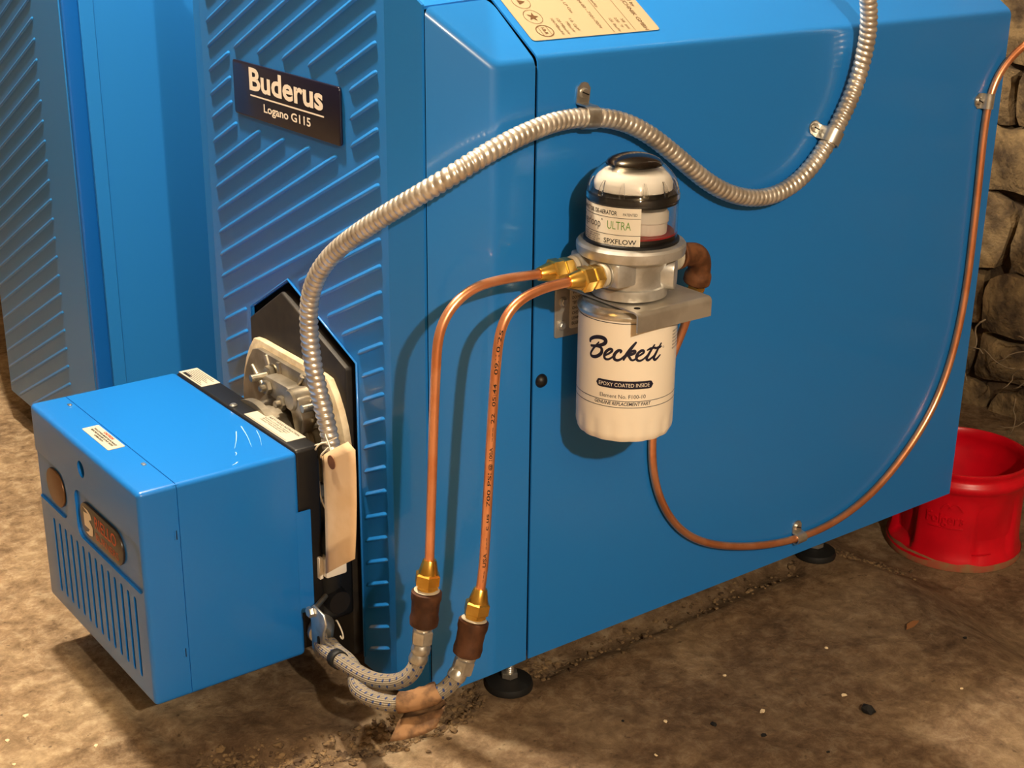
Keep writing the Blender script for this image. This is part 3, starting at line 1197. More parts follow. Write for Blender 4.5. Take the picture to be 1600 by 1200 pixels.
# ear bracket with bolts
ear = prism([(0.288, 0.318), (0.292, 0.331), (0.283, 0.3375), (0.262, 0.338), (0.236, 0.3385), (0.218, 0.3375), (0.208, 0.331), (0.200, 0.310), (0.205, 0.292), (0.218, 0.289), (0.226, 0.312)], FX, -0.158, -0.140, bev=0.0022)
eb = add('clamp_ear', ear, ALUD, burner)
add('clamp_boss', lathe([(0.0125, 0), (0.0125, 0.02), (0.0105, 0.0225)], (-0.139, 0.222, 0.3275), 20, (-1, 0, 0)), ALUD, eb)
for by, bz in ((0.274, 0.3265), (0.2405, 0.3185)):
    add('hex_bolt', merge([hexnut((-0.158, by, bz), (-1, 0, 0), 0.006, 0.0085), lathe([(0.0042, 0), (0.0042, 0.011), (0.003, 0.012)], (-0.158, by, bz), 12, (-1, 0, 0))]), BOLT, eb)
for by, bz, x0, x1, xn in ((0.2945, 0.3325, -0.170, -0.138, -0.150), (0.1755, 0.3345, -0.171, -0.138, -0.150)):
    P = [Vector((x0 + (x1 - x0) * i / 60, by, bz)) for i in range(61)]
    sb = add('stud', sweep(P, 0, 12, 'stud', rfun=lambda s, a: 0.0042 + 0.0003 * math.cos(2 * math.pi * s / 0.0016 - a)), BOLT, burner)
    add('hex_nut', hexnut((xn, by, bz), (1, 0, 0), 0.0075, 0.0105), BOLT, sb)
    add('washer', lathe([(0.0118, 0), (0.0118, 0.0022)], (xn + 0.0077, by, bz), 24, (1, 0, 0)), BOLT, sb)
# oil pump side: dark body, cable boot, white plug, hose bracket
pump = add('oil_pump_body', merge([
    rbox(-0.172, -0.128, 0.150, 0.215, 0.085, 0.235, 0.006, 3),
    lathe([(0.014, 0), (0.015, 0.01), (0.013, 0.022)], (-0.160, 0.150, 0.120), 20, (0, -1, 0)),
]), BLACK, burner)
pump['label'] = 'black oil pump body behind the burner frame'
add('cable_boot', lathe([(0.0085, 0), (0.0115, 0.003), (0.0125, 0.012), (0.0115, 0.020), (0.006, 0.027), (0.004, 0.036)], (-0.163, 0.1405, 0.178), 20), RUBBER, burner)
wp = add('white_connector', merge([
    rbox(-0.176, -0.150, 0.127, 0.153, 0.154, 0.176, 0.0025, 2),
    rbox(-0.179, -0.170, 0.150, 0.161, 0.163, 0.190, 0.0015, 2),
    rbox(-0.181, -0.176, 0.133, 0.139, 0.152, 0.178, 0.001, 1)]), WHITEPL, burner)
add('bracket_bolt', lathe([(0.003, 0), (0.003, 0.034)], (-0.203, 0.111, 0.132), 12, (0.8, 0.6, 0)), BOLT, burner)
wp['label'] = 'white plastic plug connector'
add('connector_body', lathe([(0.013, 0), (0.0145, 0.004), (0.0125, 0.018), (0.011, 0.026), (0.013, 0.034), (0.0145, 0.050)], (-0.163, 0.145, 0.103), 22), RUBBER, burner)
hb = add('hose_bracket', prism([(0.172, 0.048), (0.166, 0.042), (0.158, 0.042), (0.152, 0.048), (0.146, 0.078), (0.140, 0.090), (0.144, 0.100), (0.166, 0.103), (0.176, 0.094), (0.172, 0.080)], lambda u, v, t: Vector((t, u - 0.058, v + 0.038)), -0.2045, -0.2018, bev=0.0008), STEEL, burner)
hb['label'] = 'small zinc bracket with a slot'
add('bracket_slot', prism(capsule(-0.006, 0.006, -0.0026, 0.0026), lambda u, v, t: Vector((t, 0.098 + v, 0.102 + u)), -0.2051, -0.2044), DARK, hb)
add('bracket_screw', merge([hexnut((-0.2045, 0.111, 0.132), (-1, 0, 0), 0.005, 0.0062)]), STEEL, hb)
add('hose_elbow', lathe([(0.0135, 0), (0.0145, 0.004), (0.0145, 0.02), (0.012, 0.024)], (-0.176, 0.142, 0.094), 20, (-0.55, -0.8, -0.05)), STEEL, burner)
# loose white wires and a locking wire
for i, P in enumerate(([(-0.172, 0.148, 0.302), (-0.178, 0.136, 0.309), (-0.171, 0.127, 0.313), (-0.160, 0.122, 0.318)],
                       [(-0.172, 0.144, 0.300), (-0.181, 0.132, 0.306), (-0.176, 0.125, 0.316), (-0.166, 0.126, 0.308)],
                       [(-0.176, 0.130, 0.296), (-0.180, 0.121, 0.304), (-0.174, 0.116, 0.312)],
                       [(-0.170, 0.146, 0.262), (-0.173, 0.138, 0.245), (-0.170, 0.133, 0.232), (-0.166, 0.136, 0.215)],
                       [(-0.166, 0.128, 0.100), (-0.170, 0.118, 0.105), (-0.168, 0.110, 0.092), (-0.172, 0.104, 0.088), (-0.174, 0.106, 0.094)])):
    add('loose_wire', sweep(smooth_path(catmull(P, 0.003), 3), 0.0009, 6, 'wire'), WIRE, burner)

# ------------------------------------------------------------------ armoured conduit
CONDUIT = [(-0.158, 0.1349, 0.2892), (-0.16, 0.1411, 0.3248), (-0.163, 0.1497, 0.3551), (-0.167, 0.1548, 0.3901), (-0.17, 0.1547, 0.4257), (-0.171, 0.1519, 0.4556), (-0.17, 0.141, 0.4839), (-0.166, 0.1127, 0.5164), (-0.158, 0.0711, 0.5477), (-0.145, 0.0222, 0.5803), (-0.1194, -0.025, 0.6143), (-0.0728, -0.03, 0.6356), (-0.0201, -0.024, 0.6479), (0.0201, -0.017, 0.6517), (0.0554, -0.013, 0.65), (0.0927, -0.013, 0.6437), (0.1309, -0.014, 0.627), (0.175, -0.016, 0.5967), (0.2186, -0.016, 0.5657), (0.2632, -0.016, 0.5445), (0.3155, -0.014, 0.5356), (0.3615, -0.013, 0.546), (0.3963, -0.012, 0.5707), (0.4166, -0.012, 0.5953), (0.4387, -0.013, 0.63), (0.4512, -0.015, 0.6699), (0.4509, -0.02, 0.7056), (0.4418, -0.025, 0.7342), (0.4224, -0.03, 0.7694), (0.4012, -0.03, 0.8097), (0.39, -0.03, 0.90), (0.39, -0.03, 1.99)]
CP = smooth_path(catmull(CONDUIT[:-1], 0.01), 4)
CPf = []
for a, b in zip(CP, CP[1:]):
    n = 10
    for k in range(n):
        CPf.append(a.lerp(b, k / n))
CPf = smooth_path(CPf, 12)
CPf = [p for p in CPf] + [CPf[-1] + (Vector((0.39, -0.03, 1.985)) - CPf[-1]) * i / 60 for i in range(1, 61)]
PITCH = 0.0071


def conv(s, a):
    ph = (s / PITCH + a / (2 * math.pi)) % 1.0
    return 0.0076 + 0.0023 * math.sqrt(max(0.0, math.sin(math.pi * ph)))


conduit = add('armoured_conduit', sweep(CPf, 0, 16, 'conduit', rfun=conv), FLEX)
tag(conduit, 'flexible grey spiral metal conduit curving from the burner across the boiler side', 'conduit')


def clamp(name, c, tdir, tab, r, width, tablen, label, cmat=STEEL, depth=0.0):
    """one-hole strap: c = point on the panel (y=0) under the tube centre"""
    c = Vector((c[0], 0, c[1]))
    t = Vector((tdir[0], 0, tdir[1])).normalized()
    s = Vector((tab[0], 0, tab[1]))
    s = (s - t * s.dot(t)).normalized()
    nrm = Vector((0, -1, 0))
    root = thing(name, label, 'clamp', c, 'one-hole pipe straps on the side panel')
    th = 0.0016
    h = depth if depth else r       # height of the tube centre above the panel
    prof = [(r + tablen, 0.0003), (r + 0.003, 0.0003), (r + 0.0008, 0.0015)]
    for i in range(11):
        a = math.radians(-10 + 210 * i / 10)
        prof.append(((r + 0.0004) * math.cos(a), max(0.0004, h + (r + 0.0004) * math.sin(a))))
    V, Fc = [], []
    n = len(prof)
    offp = []
    for i, p in enumerate(prof):
        a, b = Vector(prof[max(i - 1, 0)]), Vector(prof[min(i + 1, n - 1)])
        d = (b - a).normalized()
        nn = Vector((d.y, -d.x))
        offp.append(Vector(p) + nn * th)
    rows = []
    for j in range(5):
        w = (j / 4 - 0.5) * width
        for P in (prof, offp):
            for i, p in enumerate(P):
                u, v = p[0], p[1]
                if i == 0:   # rounded tab end
                    u -= (1 - math.sqrt(max(0, 1 - (2 * w / width * 0.98) ** 2))) * width * 0.45
                V.append(c + s * u + nrm * v + t * w)
    m = 2 * n
    for j in range(4):
        for i in range(n - 1):
            a = j * m + i
            Fc.append((a, a + 1, a + m + 1, a + m))
            a += n
            Fc.append((a, a + m, a + m + 1, a + 1))
        for i in (0, n - 1):
            a = j * m + i
            Fc.append((a, a + m, a + m + n, a + n))
    for j in (0, 4):
        for i in range(n - 1):
            a = j * m + i
            Fc.append((a, a + n, a + n + 1, a + 1))
    me = mesh_from('strap', V, Fc)
    bm = bmesh.new()
    bm.from_mesh(me)
    bmesh.ops.recalc_face_normals(bm, faces=bm.faces[:])
    bm.to_mesh(me)
    bm.free()
    add('strap', shade_auto(me, 50), cmat, root)
    sp = c + s * (r + tablen * 0.52)
    sc = add('screw', merge([lathe([(0.0052, 0.001), (0.0052, 0.0030), (0.0042, 0.0044), (0.001, 0.0047)], sp, 18, (0, -1, 0))]), STEEL, root)
    sl = rbox(-0.0045, 0.0045, -0.0051, -0.0046, -0.0006, 0.0006)
    sl.transform(Matrix.Translation(sp) @ Matrix.Rotation(0.4, 4, 'Y'))
    add('screw_slot', sl, DARK, sc)
    return root


clamp('pipe_strap', (0.0554, 0.650), (0.97, -0.1), (0.1, 1), 0.0100, 0.016, 0.0225, 'zinc strap holding the conduit, with its tab pointing up, left of the dome', depth=0.0125)
clamp('pipe_strap', (0.4140, 0.591), (0.53, 0.85), (-0.85, 0.53), 0.0100, 0.016, 0.019, 'zinc strap holding the conduit near the top right, tab pointing left', depth=0.0118)
clamp('pipe_strap', (0.7078, 0.603), (0.05, 1), (-1, 0), 0.0052, 0.019, 0.016, 'zinc strap holding the copper tube at the back edge of the side panel', depth=0.006)
clamp('pipe_strap', (0.4270, 0.0812), (1, 0.03), (0, 1), 0.0052, 0.016, 0.017, 'zinc strap holding the lowest bend of the copper tube', depth=0.006)

# ------------------------------------------------------------------ copper tubes with their flare nuts
TUBE_R = [(0.1805, -0.042, 0.4476), (0.1848, -0.034, 0.429), (0.1865, -0.024, 0.4057), (0.1762, -0.012, 0.3601), (0.1679, -0.006, 0.3073), (0.1664, -0.006, 0.2693), (0.1714, -0.006, 0.2328), (0.1876, -0.006, 0.1925), (0.2172, -0.006, 0.1531), (0.2584, -0.006, 0.1242), (0.3136, -0.006, 0.1027), (0.3704, -0.006, 0.0883), (0.4288, -0.006, 0.0808), (0.5001, -0.006, 0.0855), (0.5715, -0.006, 0.1107), (0.635, -0.006, 0.1587), (0.6785, -0.006, 0.2134), (0.702, -0.006, 0.2823), (0.7112, -0.006, 0.3599), (0.7111, -0.006, 0.4287), (0.7092, -0.006, 0.5041), (0.7068, -0.006, 0.5614), (0.7087, -0.006, 0.609), (0.7231, -0.006, 0.6393), (0.749, -0.01, 0.6628), (0.7703, -0.02, 0.6803), (0.817, -0.04, 0.6988), (0.92, -0.06, 0.715), (1.2, -0.08, 0.72)]
RT = 0.00476
tR = thing('copper_tube', 'long copper tube sweeping in a wide loop along the side panel to the back', 'tube', (0.43, -0.006, 0.07))
add('tube', sweep(smooth_path(catmull(TUBE_R, 0.008), 14), RT, 16, 'tube'), COPPER, tR)

TUBE_1 = [(-0.0285, -0.05, 0.5144), (-0.0717, -0.05, 0.5166), (-0.1086, -0.05, 0.5142), (-0.1338, -0.05, 0.5002), (-0.1475, -0.05, 0.4781), (-0.1505, -0.05, 0.4538), (-0.154, -0.05, 0.3972), (-0.1568, -0.05, 0.3323), (-0.1608, -0.05, 0.2448)]
TUBE_2 = [(-0.0207, -0.085, 0.514), (-0.0533, -0.085, 0.5133), (-0.083, -0.085, 0.5063), (-0.0996, -0.085, 0.4909), (-0.106, -0.085, 0.4673), (-0.1114, -0.085, 0.4052), (-0.1168, -0.085, 0.3146), (-0.121, -0.085, 0.2475), (-0.1254, -0.085, 0.2175)]


def flare_nut(p, axis):
    """cone towards the tube, then the hexagon; p = tube side"""
    axis = Vector(axis).normalized()
    p = Vector(p)
    return merge([lathe([(0.0062, -0.004), (0.0068, -0.003), (0.0105, 0.012), (0.0105, 0.0125)], p, 24, axis),
                  hexnut(p + axis * 0.010, axis, 0.013, 0.0130)])


def tube_thing(pts, label, end_dir, port_x):
    t = thing('copper_tube', label, 'tube', pts[-1])
    P = smooth_path(catmull(pts, 0.006), 6)
    add('tube', sweep(P, RT, 16, 'tube'), COPPER, t)
    n1 = add('flare_nut', flare_nut(Vector(pts[0]) + Vector((0.0, 0, 0)), (1, 0, -0.02)), BRASS, t)
    p0 = Vector(pts[0])
    u = add('union', merge([hexnut(p0 + Vector((0.024, 0, -0.0003)), (1, 0, 0), 0.011, 0.0120),
                            lathe([(0.0085, 0), (0.0085, 0.022)], p0 + Vector((0.018, 0, -0.0003)), 20, (1, 0, 0))]), BRASS, t)
    add('thread_tape', lathe([(0.0108, 0), (0.0118, 0.001), (0.0118, 0.004), (0.0108, 0.005)], p0 + Vector((0.0352, 0, -0.0003)), 20, (1, 0, 0)), TAPE, t)
    add('flare_nut', flare_nut(Vector(pts[-1]), end_dir), BRASS, t)
    return t, P


t1, P1 = tube_thing(TUBE_1, 'copper tube bending down on the left, ending in the higher brown coupling', (-0.14, 0, -1), 0.0)
t2, P2 = tube_thing(TUBE_2, 'copper tube with black printed writing, ending in the lower brown coupling', (-0.22, 0, -1), 0.0)
# printed line along the second tube
S2 = [0.0]
for a, b in zip(P2, P2[1:]):
    S2.append(S2[-1] + (b - a).length)


def on_tube(u, v):     # u: metres measured upwards from the lower end, v: round the tube
    s = S2[-1] - u
    i = 0
    while i < len(S2) - 2 and S2[i + 1] < s:
        i += 1
    f = (s - S2[i]) / max(1e-9, S2[i + 1] - S2[i])
    c = P2[i].lerp(P2[i + 1], f)
    t = (P2[i + 1] - P2[i]).normalized()
    look = Vector((-0.8574, -1.1, 0)) - Vector((c.x, c.y, 0))
    look = (look - t * look.dot(t)).normalized()
    sidev = t.cross(look)           # towards image left as the line runs down
    if sidev.x > 0:
        sidev = -sidev
    a = (v - 0.0006) / RT
    return c + (look * math.cos(a) + sidev * math.sin(a)) * (RT + 0.00015)


p = Print()
p.text('---', 0.012, 0.024, -0.0014, 0.0030)
p.text('USA', 0.028, 0.043, -0.0014, 0.0030, 0.01)
p.text('---', 0.047, 0.059, -0.0014, 0.0030)
p.text('c us', 0.067, 0.084, -0.0014, 0.0030, 0.01)
p.text('700 PSI', 0.092, 0.126, -0.0014, 0.0030, 0.01)
p.text('@ 100A', 0.129, 0.152, -0.0014, 0.0028, 0.01)
p.text('---', 0.158, 0.172, -0.0014, 0.0030)
p.text('22', 0.176, 0.186, -0.0014, 0.0030, 0.01)
p.text('05:44', 0.193, 0.215, -0.0014, 0.0030, 0.01)
p.text('09/10/25', 0.224, 0.266, -0.0014, 0.0032, 0.01)
add('printed_line', p.build(on_tube), INKB, [c for c in t2.children if c.name.startswith('tube')][0])

# ------------------------------------------------------------------ flexible hoses with couplings
HOSE1 = [(-0.1717, -0.05, 0.1545), (-0.1765, -0.05, 0.1359), (-0.1825, -0.045, 0.1223), (-0.192, -0.03, 0.1115), (-0.2017, -0.003, 0.1051), (-0.2045, 0.03, 0.1022), (-0.2031, 0.065, 0.0973), (-0.200, 0.1, 0.0918), (-0.1915, 0.1195, 0.0925)]
HOSE2 = [(-0.1455, -0.085, 0.1425), (-0.1576, -0.085, 0.127), (-0.1718, -0.08, 0.1165), (-0.1916, -0.07, 0.1093), (-0.2087, -0.05, 0.1038), (-0.2162, -0.02, 0.0983), (-0.2123, 0.01, 0.0933), (-0.1985, 0.033, 0.0940), (-0.1910, 0.060, 0.0920), (-0.1890, 0.085, 0.0880), (-0.183, 0.112, 0.0840)]
RH = 0.0083


def hose_thing(hp, top, axis, label):
    axis = Vector(axis).normalized()
    t = thing('braided_hose', label, 'hose', (hp[0][0], hp[0][1], 0.08))
    P = smooth_path(catmull(hp, 0.006), 6)
    add('sleeve', sweep(P, RH, 18, 'sleeve'), BRAID, t)
    top = Vector(top)
    q = lambda h: top + axis * h
    add('brass_nipple', merge([hexnut(q(0.0205), axis, 0.006, 0.0115), lathe([(0.0092, 0), (0.0092, 0.014)], q(0.020), 20, axis)]), BRASS, t)
    cpl = add('coupling', lathe([(0.0118, 0.0), (0.0150, 0.0012), (0.0152, 0.008), (0.0140, 0.012), (0.0136, 0.024), (0.0146, 0.030), (0.0140, 0.036), (0.0105, 0.0385)], q(0.0290), 28, axis), IRON, t)
    cpl['label'] = 'dark brown iron coupling'
    add('tape_ring', lathe([(0.0105, 0), (0.0128, 0.0008), (0.0105, 0.0025)], q(0.0275), 20, axis), TAPE, cpl)
    ea = len(P)
    nut_p = q(0.067)
    end = Vector(hp[0])
    ax2 = (end - nut_p).normalized()
    add('steel_nut', merge([lathe([(0.0088, -0.002), (0.0088, 0.006)], nut_p, 18, ax2), hexnut(nut_p + ax2 * 0.0035, ax2, 0.0155, 0.0110)]), STEEL, t)
    d = (P[3] - P[0]).normalized()
    add('ferrule', merge([lathe([(0.0078, -0.012), (0.0082, -0.004), (0.0096, -0.002), (0.0096, 0.004), (0.0086, 0.006), (0.0092, 0.008), (0.0098, 0.012), (0.0090, 0.0155)], P[0], 20, d)]), STEEL, t)
    return t, P


h1, HP1 = hose_thing(HOSE1, TUBE_1[-1], (-0.115, 0, -1), 'braided hose under the left copper tube, curving up behind the burner')
h2, HP2 = hose_thing(HOSE2, TUBE_2[-1], (-0.25, 0, -1), 'braided hose wrapped in a brown paper tag, nearest the floor')
# heat-shrink collar on the first hose
mid = HP1[int(len(HP1) * 0.66):int(len(HP1) * 0.75)]
add('black_collar', sweep(mid, 0.0100, 16, 'collar'), RUBBER, h1)

# paper tag wrapped round hose 2
i0, i1 = int(len(HP2) * 0.135), int(len(HP2) * 0.325)
seg = HP2[i0:i1]
V, Fc = [], []
NA = 22
FRM = frames(seg)
for i, pnt in enumerate(seg):
    t_, n_, b_ = FRM[i]
    for k in range(NA):
        f = k / (NA - 1)
        a = math.radians(-100 + 330 * f)
        r = 0.0118 + 0.0035 * abs(noise.noise(Vector((i * 0.45, k * 0.35, 3)))) + 0.004 * max(0, f - 0.8) * 5 * 0.5
        V.append(pnt + (n_ * math.cos(a) + b_ * math.sin(a)) * r)
    # loose flap below
    for k in range(1, 5):
        a = math.radians(230)
        base = pnt + (n_ * math.cos(a) + b_ * math.sin(a)) * 0.014
        V.append(base + Vector((-0.004 * k, -0.0015 * k, -0.0042 * k + 0.0010 * noise.noise(Vector((i * 0.7, k, 0))))))
NA2 = NA + 4
for i in range(len(seg) - 1):
    for k in range(NA2 - 1):
        Fc.append((i * NA2 + k, i * NA2 + k + 1, (i + 1) * NA2 + k + 1, (i + 1) * NA2 + k))
wrap = add('paper_tag', mesh_from('wrap', V, Fc, True), KRAFT)
md = wrap.modifiers.new('thickness', 'SOLIDIFY')
md.thickness = 0.0006
tag(wrap, 'crumpled brown paper tag wrapped round the lower braided hose', 'paper tag')

# hanging manila tag at the conduit's lower end
TG = [(0.1275, 0.2983), (0.0688, 0.3359), (0.0593, 0.3295), (0.0592, 0.209), (0.1051, 0.1744), (0.122, 0.286)]


def tagmap(u, v, t):
    bend = 0.010 * math.sin((u - 0.06) / 0.068 * math.pi) + 0.012 * ((0.31 - v) / 0.13) ** 2
    return Vector((-0.176 - bend * 0.6 + t, u, v))


def tag_grid():
    """manila card: width and height grid between its left and right edges"""
    L = [(0.1275, 0.2983), (0.1240, 0.2900), (0.1195, 0.262), (0.1150, 0.232), (0.1100, 0.203), (0.1051, 0.1744)]
    R_ = [(0.0688, 0.3359), (0.0593, 0.3295), (0.0590, 0.300), (0.0589, 0.270), (0.0590, 0.240), (0.0592, 0.209)]
    V, Fc = [], []
    for (a, b) in zip(L, R_):
        for k in range(7):
            f = k / 6
            y = a[0] + (b[0] - a[0]) * f
            z = a[1] + (b[1] - a[1]) * f
            V.append(tagmap(y, z, 0))
    for i in range(5):
        for k in range(6):
            Fc.append((i * 7 + k, i * 7 + k + 1, (i + 1) * 7 + k + 1, (i + 1) * 7 + k))
    return mesh_from('card', V, Fc, True)


mtag = thing('manila_tag', 'tan manila card tag with a brown eyelet hanging below the conduit end', 'tag', (-0.176, 0.095, 0.17))
cd = add('card', tag_grid(), MANILA, mtag)
md = cd.modifiers.new('thickness', 'SOLIDIFY')
md.thickness = 0.0006
md.offset = 1
e = lathe([(0.0075, 0), (0.0075, 0.0006), (0.0020, 0.0008)], (0, 0, 0), 20, (-1, 0, 0))
ec = tagmap(0.0945, 0.3055, 0)
e.transform(Matrix.Translation(ec + Vector((-0.0012, 0, 0))))
add('eyelet', e, mat('brown_eyelet', '#7a4f30', 0.6), cd)
add('tie_wire', sweep(smooth_path(catmull([tuple(ec), (-0.178, 0.105, 0.315), (-0.172, 0.125, 0.322), (-0.165, 0.137, 0.318)], 0.003), 2), 0.0006, 6, 'tie'), WIRE, mtag)

# ------------------------------------------------------------------ de-aerator, bracket and filter canister
AX, AY = 0.066, -0.07
TH0 = -2.30168


def on_cyl(r):
    return lambda u, v: Vector((AX + r * math.cos(TH0 + u / r), AY + r * math.sin(TH0 + u / r), v))


brk = thing('steel_bracket', 'folded grey steel bracket screwed to the boiler side, carrying the oil filter', 'bracket', (0.078, 0, 0.425))
add('back_plate', prism(rrect(0.0275, 0.127, 0.424, 0.486, 0.003), lambda u, v, t: Vector((u, t, v)), -0.0022, -0.0002, bev=0.0004), BRKT, brk)
# shelf with a rounded fold and a front lip
pf = [(-0.0023, 0.483), (-0.1195, 0.483)]
for i in range(1, 6):
    a = math.radians(90 + 90 * i / 5)
    pf.append((-0.1195 + 0.005 * math.cos(a), 0.478 + 0.005 * math.sin(a)))
pf.append((-0.1245, 0.463))
shelf = prism([(y, z) for y, z in pf] + [(y + 0.0, z - 0.002) if i < 1 else ((y + 0.0019, z) if y < -0.1230 else (y + 0.001, z - 0.0019)) for i, (y, z) in reversed(list(enumerate(pf)))],
              lambda u, v, t: Vector((t, u, v)), 0.030, 0.127)
sh = add('shelf', shelf, BRKT, brk)
add('shelf_hole', lathe([(0.0032, 0), (0.0032, 0.0004)], (0.0405, -0.111, 0.4829), 16), DARK, sh)
for sx_, sz_ in ((0.0375, 0.462), (0.0360, 0.437)):
    s_ = add('screw', merge([lathe([(0.0055, 0), (0.0052, 0.0016), (0.003, 0.0026)], (sx_, -0.0022, sz_), 18, (0, -1, 0)), hexnut((sx_, -0.003, sz_), (0, -1, 0), 0.003, 0.0038)]), STEEL, brk)
st = add('warning_sticker', prism(rrect(0.0465, 0.074, 0.4315, 0.474, 0.0025), lambda u, v, t: Vector((u, t, v)), -0.0029, -0.0022), PAPER, brk)
p = Print()
for i, w_ in enumerate(('WARNING:', 'DO NOT USE', 'TEFLON TAPE', 'ON FITTINGS', 'CHECK FOR', 'LEAKS AND', 'BLEED AIR')):
    p.text(w_, 0.049, 0.071, 0.4685 - 0.0055 * i, 0.0032, 0.01)
add('print', p.build(lambda u, v: Vector((u, -0.0031, v))), INKB, st)

# --- canister
can = thing('filter_canister', 'white spin-on oil filter canister with blue script lettering', 'oil filter', (AX, AY, 0.341))


def can_r(r, h, a):
    if h < 0.0275:
        k = smooth01(0.0275, 0.020, 0.0475 - h) if False else 1 - smooth01(0.020, 0.0275, h)
        f = abs(math.cos(8 * a))
        return r * (1 - 0.022 * k * (1 - f) ** 1.0)
    return r


cprof = [(0.030, 0.0), (0.0420, 0.0002), (0.0468, 0.0022), (0.0488, 0.006), (0.0494, 0.010), (0.0494, 0.018), (0.0495, 0.0215), (0.0495, 0.0245), (0.0495, 0.0280), (0.0495, 0.06), (0.0495, 0.1255), (0.0490, 0.1285)]
add('shell', lathe(cprof, (AX, AY, 0.341), 96, rfun=can_r, sharp=30), WHITEP, can)
add('crimp_ring', lathe([(0.0485, 0.0), (0.0508, 0.001), (0.0512, 0.004), (0.0500, 0.006), (0.046, 0.0085), (0.046, 0.0110)], (AX, AY, 0.4690), 64), STEEL, can)
SURF = on_cyl(0.0497)
p = Print()
BECK = [[(-40.01, 443.62), (-39.61, 445.85), (-35.79, 448.53), (-30.93, 450.24), (-25.91, 450.81), (-22.45, 449.83), (-21.25, 447.59), (-22.83, 444.85), (-27.08, 442.67), (-32.15, 440.8), (-38.35, 439.56)], [(-28.88, 445.35), (-32.17, 441.33), (-35.32, 437.45), (-37.83, 433.23), (-38.58, 430.81)], [(-32.15, 440.8), (-26.99, 440.49), (-25.16, 438.49), (-25.7, 434.85), (-28.96, 431.48), (-33.31, 429.28), (-37.3, 429.11), (-38.71, 431.04), (-37.64, 434.17)], [(-21.01, 433.4), (-17.47, 435.77), (-14.49, 438.59), (-14.73, 440.49), (-17.19, 440.21), (-20.68, 436.98), (-22.2, 433.17), (-21.53, 430.12), (-18.77, 429.56), (-15.53, 431.13), (-11.34, 435.05)], [(-5.81, 438.07), (-5.21, 439.87), (-7.31, 440.31), (-10.18, 438.0), (-12.16, 434.07), (-11.45, 430.81), (-8.61, 429.89), (-5.31, 431.43), (-1.72, 435.01)], [(8.74, 448.75), (5.35, 444.41), (1.45, 438.66), (-1.27, 434.16), (-2.55, 430.92)], [(-1.47, 432.83), (1.52, 436.9), (5.12, 439.77), (8.01, 440.28), (7.92, 438.27), (4.84, 436.53), (1.97, 435.86), (3.14, 433.43), (4.89, 430.99), (7.55, 430.98), (11.2, 434.23)], [(10.35, 434.26), (13.68, 435.87), (16.78, 438.12), (16.52, 440.07), (14.35, 440.21), (11.3, 437.74), (9.76, 434.28), (10.48, 431.09), (13.08, 429.92), (16.48, 431.1), (20.75, 434.85)], [(28.25, 444.68), (25.1, 440.48), (22.08, 435.58), (20.26, 431.99), (21.63, 429.91), (24.36, 430.89), (28.34, 433.85)], [(20.76, 440.38), (23.64, 441.55), (26.46, 441.79), (29.58, 442.19)], [(36.4, 444.99), (33.07, 440.53), (30.24, 435.74), (28.16, 431.67), (29.59, 429.23), (32.09, 430.3), (35.69, 433.14)], [(28.96, 440.79), (31.97, 441.43), (35.18, 441.36), (36.82, 441.91)]]
BWID = [4.2, 2.3, 3.6, 2.9, 3.2, 3.4, 2.9, 2.9, 3.0, 2.5, 3.0, 2.5]
for s_, w_ in zip(BECK, BWID):
    p.stroke([(u / 1000, v / 1000) for u, v in s_], lambda t, w_=w_: w_ / 1000 * (0.62 + 0.38 * math.sin(math.pi * min(1, t * 1.05))))
p.ring(0.0396, 0.4408, 0.0006, 0.0010, 14)
# dark pill
pl = capsule(-0.0305, 0.0290, 0.4003, 0.4085)
kc = len(p.V)
NS = 28
for i in range(NS + 1):
    u = -0.0305 + 0.0595 * i / NS
    r_ = 0.0041
    du = max(0.0, max(-0.0305 + r_ - u, u - (0.0290 - r_)))
    hh = math.sqrt(max(0.0, r_ * r_ - du * du))
    p.V += [(u, 0.4044 - hh), (u, 0.4044 + hh)]
for i in range(NS):
    p.F.append((kc + 2 * i, kc + 2 * i + 2, kc + 2 * i + 3, kc + 2 * i + 1))
for zz, w_ in ((0.4672, 0.0007), (0.38735, 0.0006), (0.38065, 0.0006)):
    p.rect(-0.1, 0.1, zz - w_ / 2, zz + w_ / 2, 64)
p.text('Element No. F100-10', -0.0256, 0.0210, 0.3903, 0.0040, 0.0)
p.text('GENUINE REPLACEMENT PART', -0.0315, 0.0270, 0.3829, 0.0034, 0.015, 0.2)
for i in range(6):
    p.text('WARNING CHECK SEAL', 0.0545, 0.0700, 0.452 - 0.0035 * i, 0.0018)
add('print', p.build(SURF), INK, can)
p = Print()
p.text('EPOXY COATED INSIDE', -0.0272, 0.0248, 0.4024, 0.0038, -0.004)
add('white_print', p.build(on_cyl(0.0499)), CREAM, can)

# --- de-aerator
dea = thing('oil_deaerator', 'clear-domed oil de-aerator with white label on a cast metal head', 'de-aerator', (AX, AY, 0.485))
head = add('cast_head', merge([
    lathe([(0.0375, 0.0), (0.0380, 0.003), (0.0370, 0.010), (0.0350, 0.011), (0.0345, 0.026), (0.0400, 0.036), (0.0500, 0.0405), (0.0530, 0.042), (0.0538, 0.046), (0.0538, 0.051), (0.0520, 0.0535), (0.0470, 0.0545)], (AX, AY, 0.485), 64),
    rbox(0.0205, 0.045, -0.104, -0.032, 0.503, 0.5265, 0.003, 2),
    lathe([(0.0130, 0), (0.0130, 0.034)], (0.0118, -0.05, 0.5140), 24, (1, 0, 0)),
    lathe([(0.0130, 0), (0.0130, 0.030)], (0.0195, -0.085, 0.5138), 24, (1, 0, 0)),
    lathe([(0.0135, 0), (0.0135, 0.040)], (0.085, -0.0635, 0.512), 24, (1, 0.03, -0.05)),
]), ALU, dea)
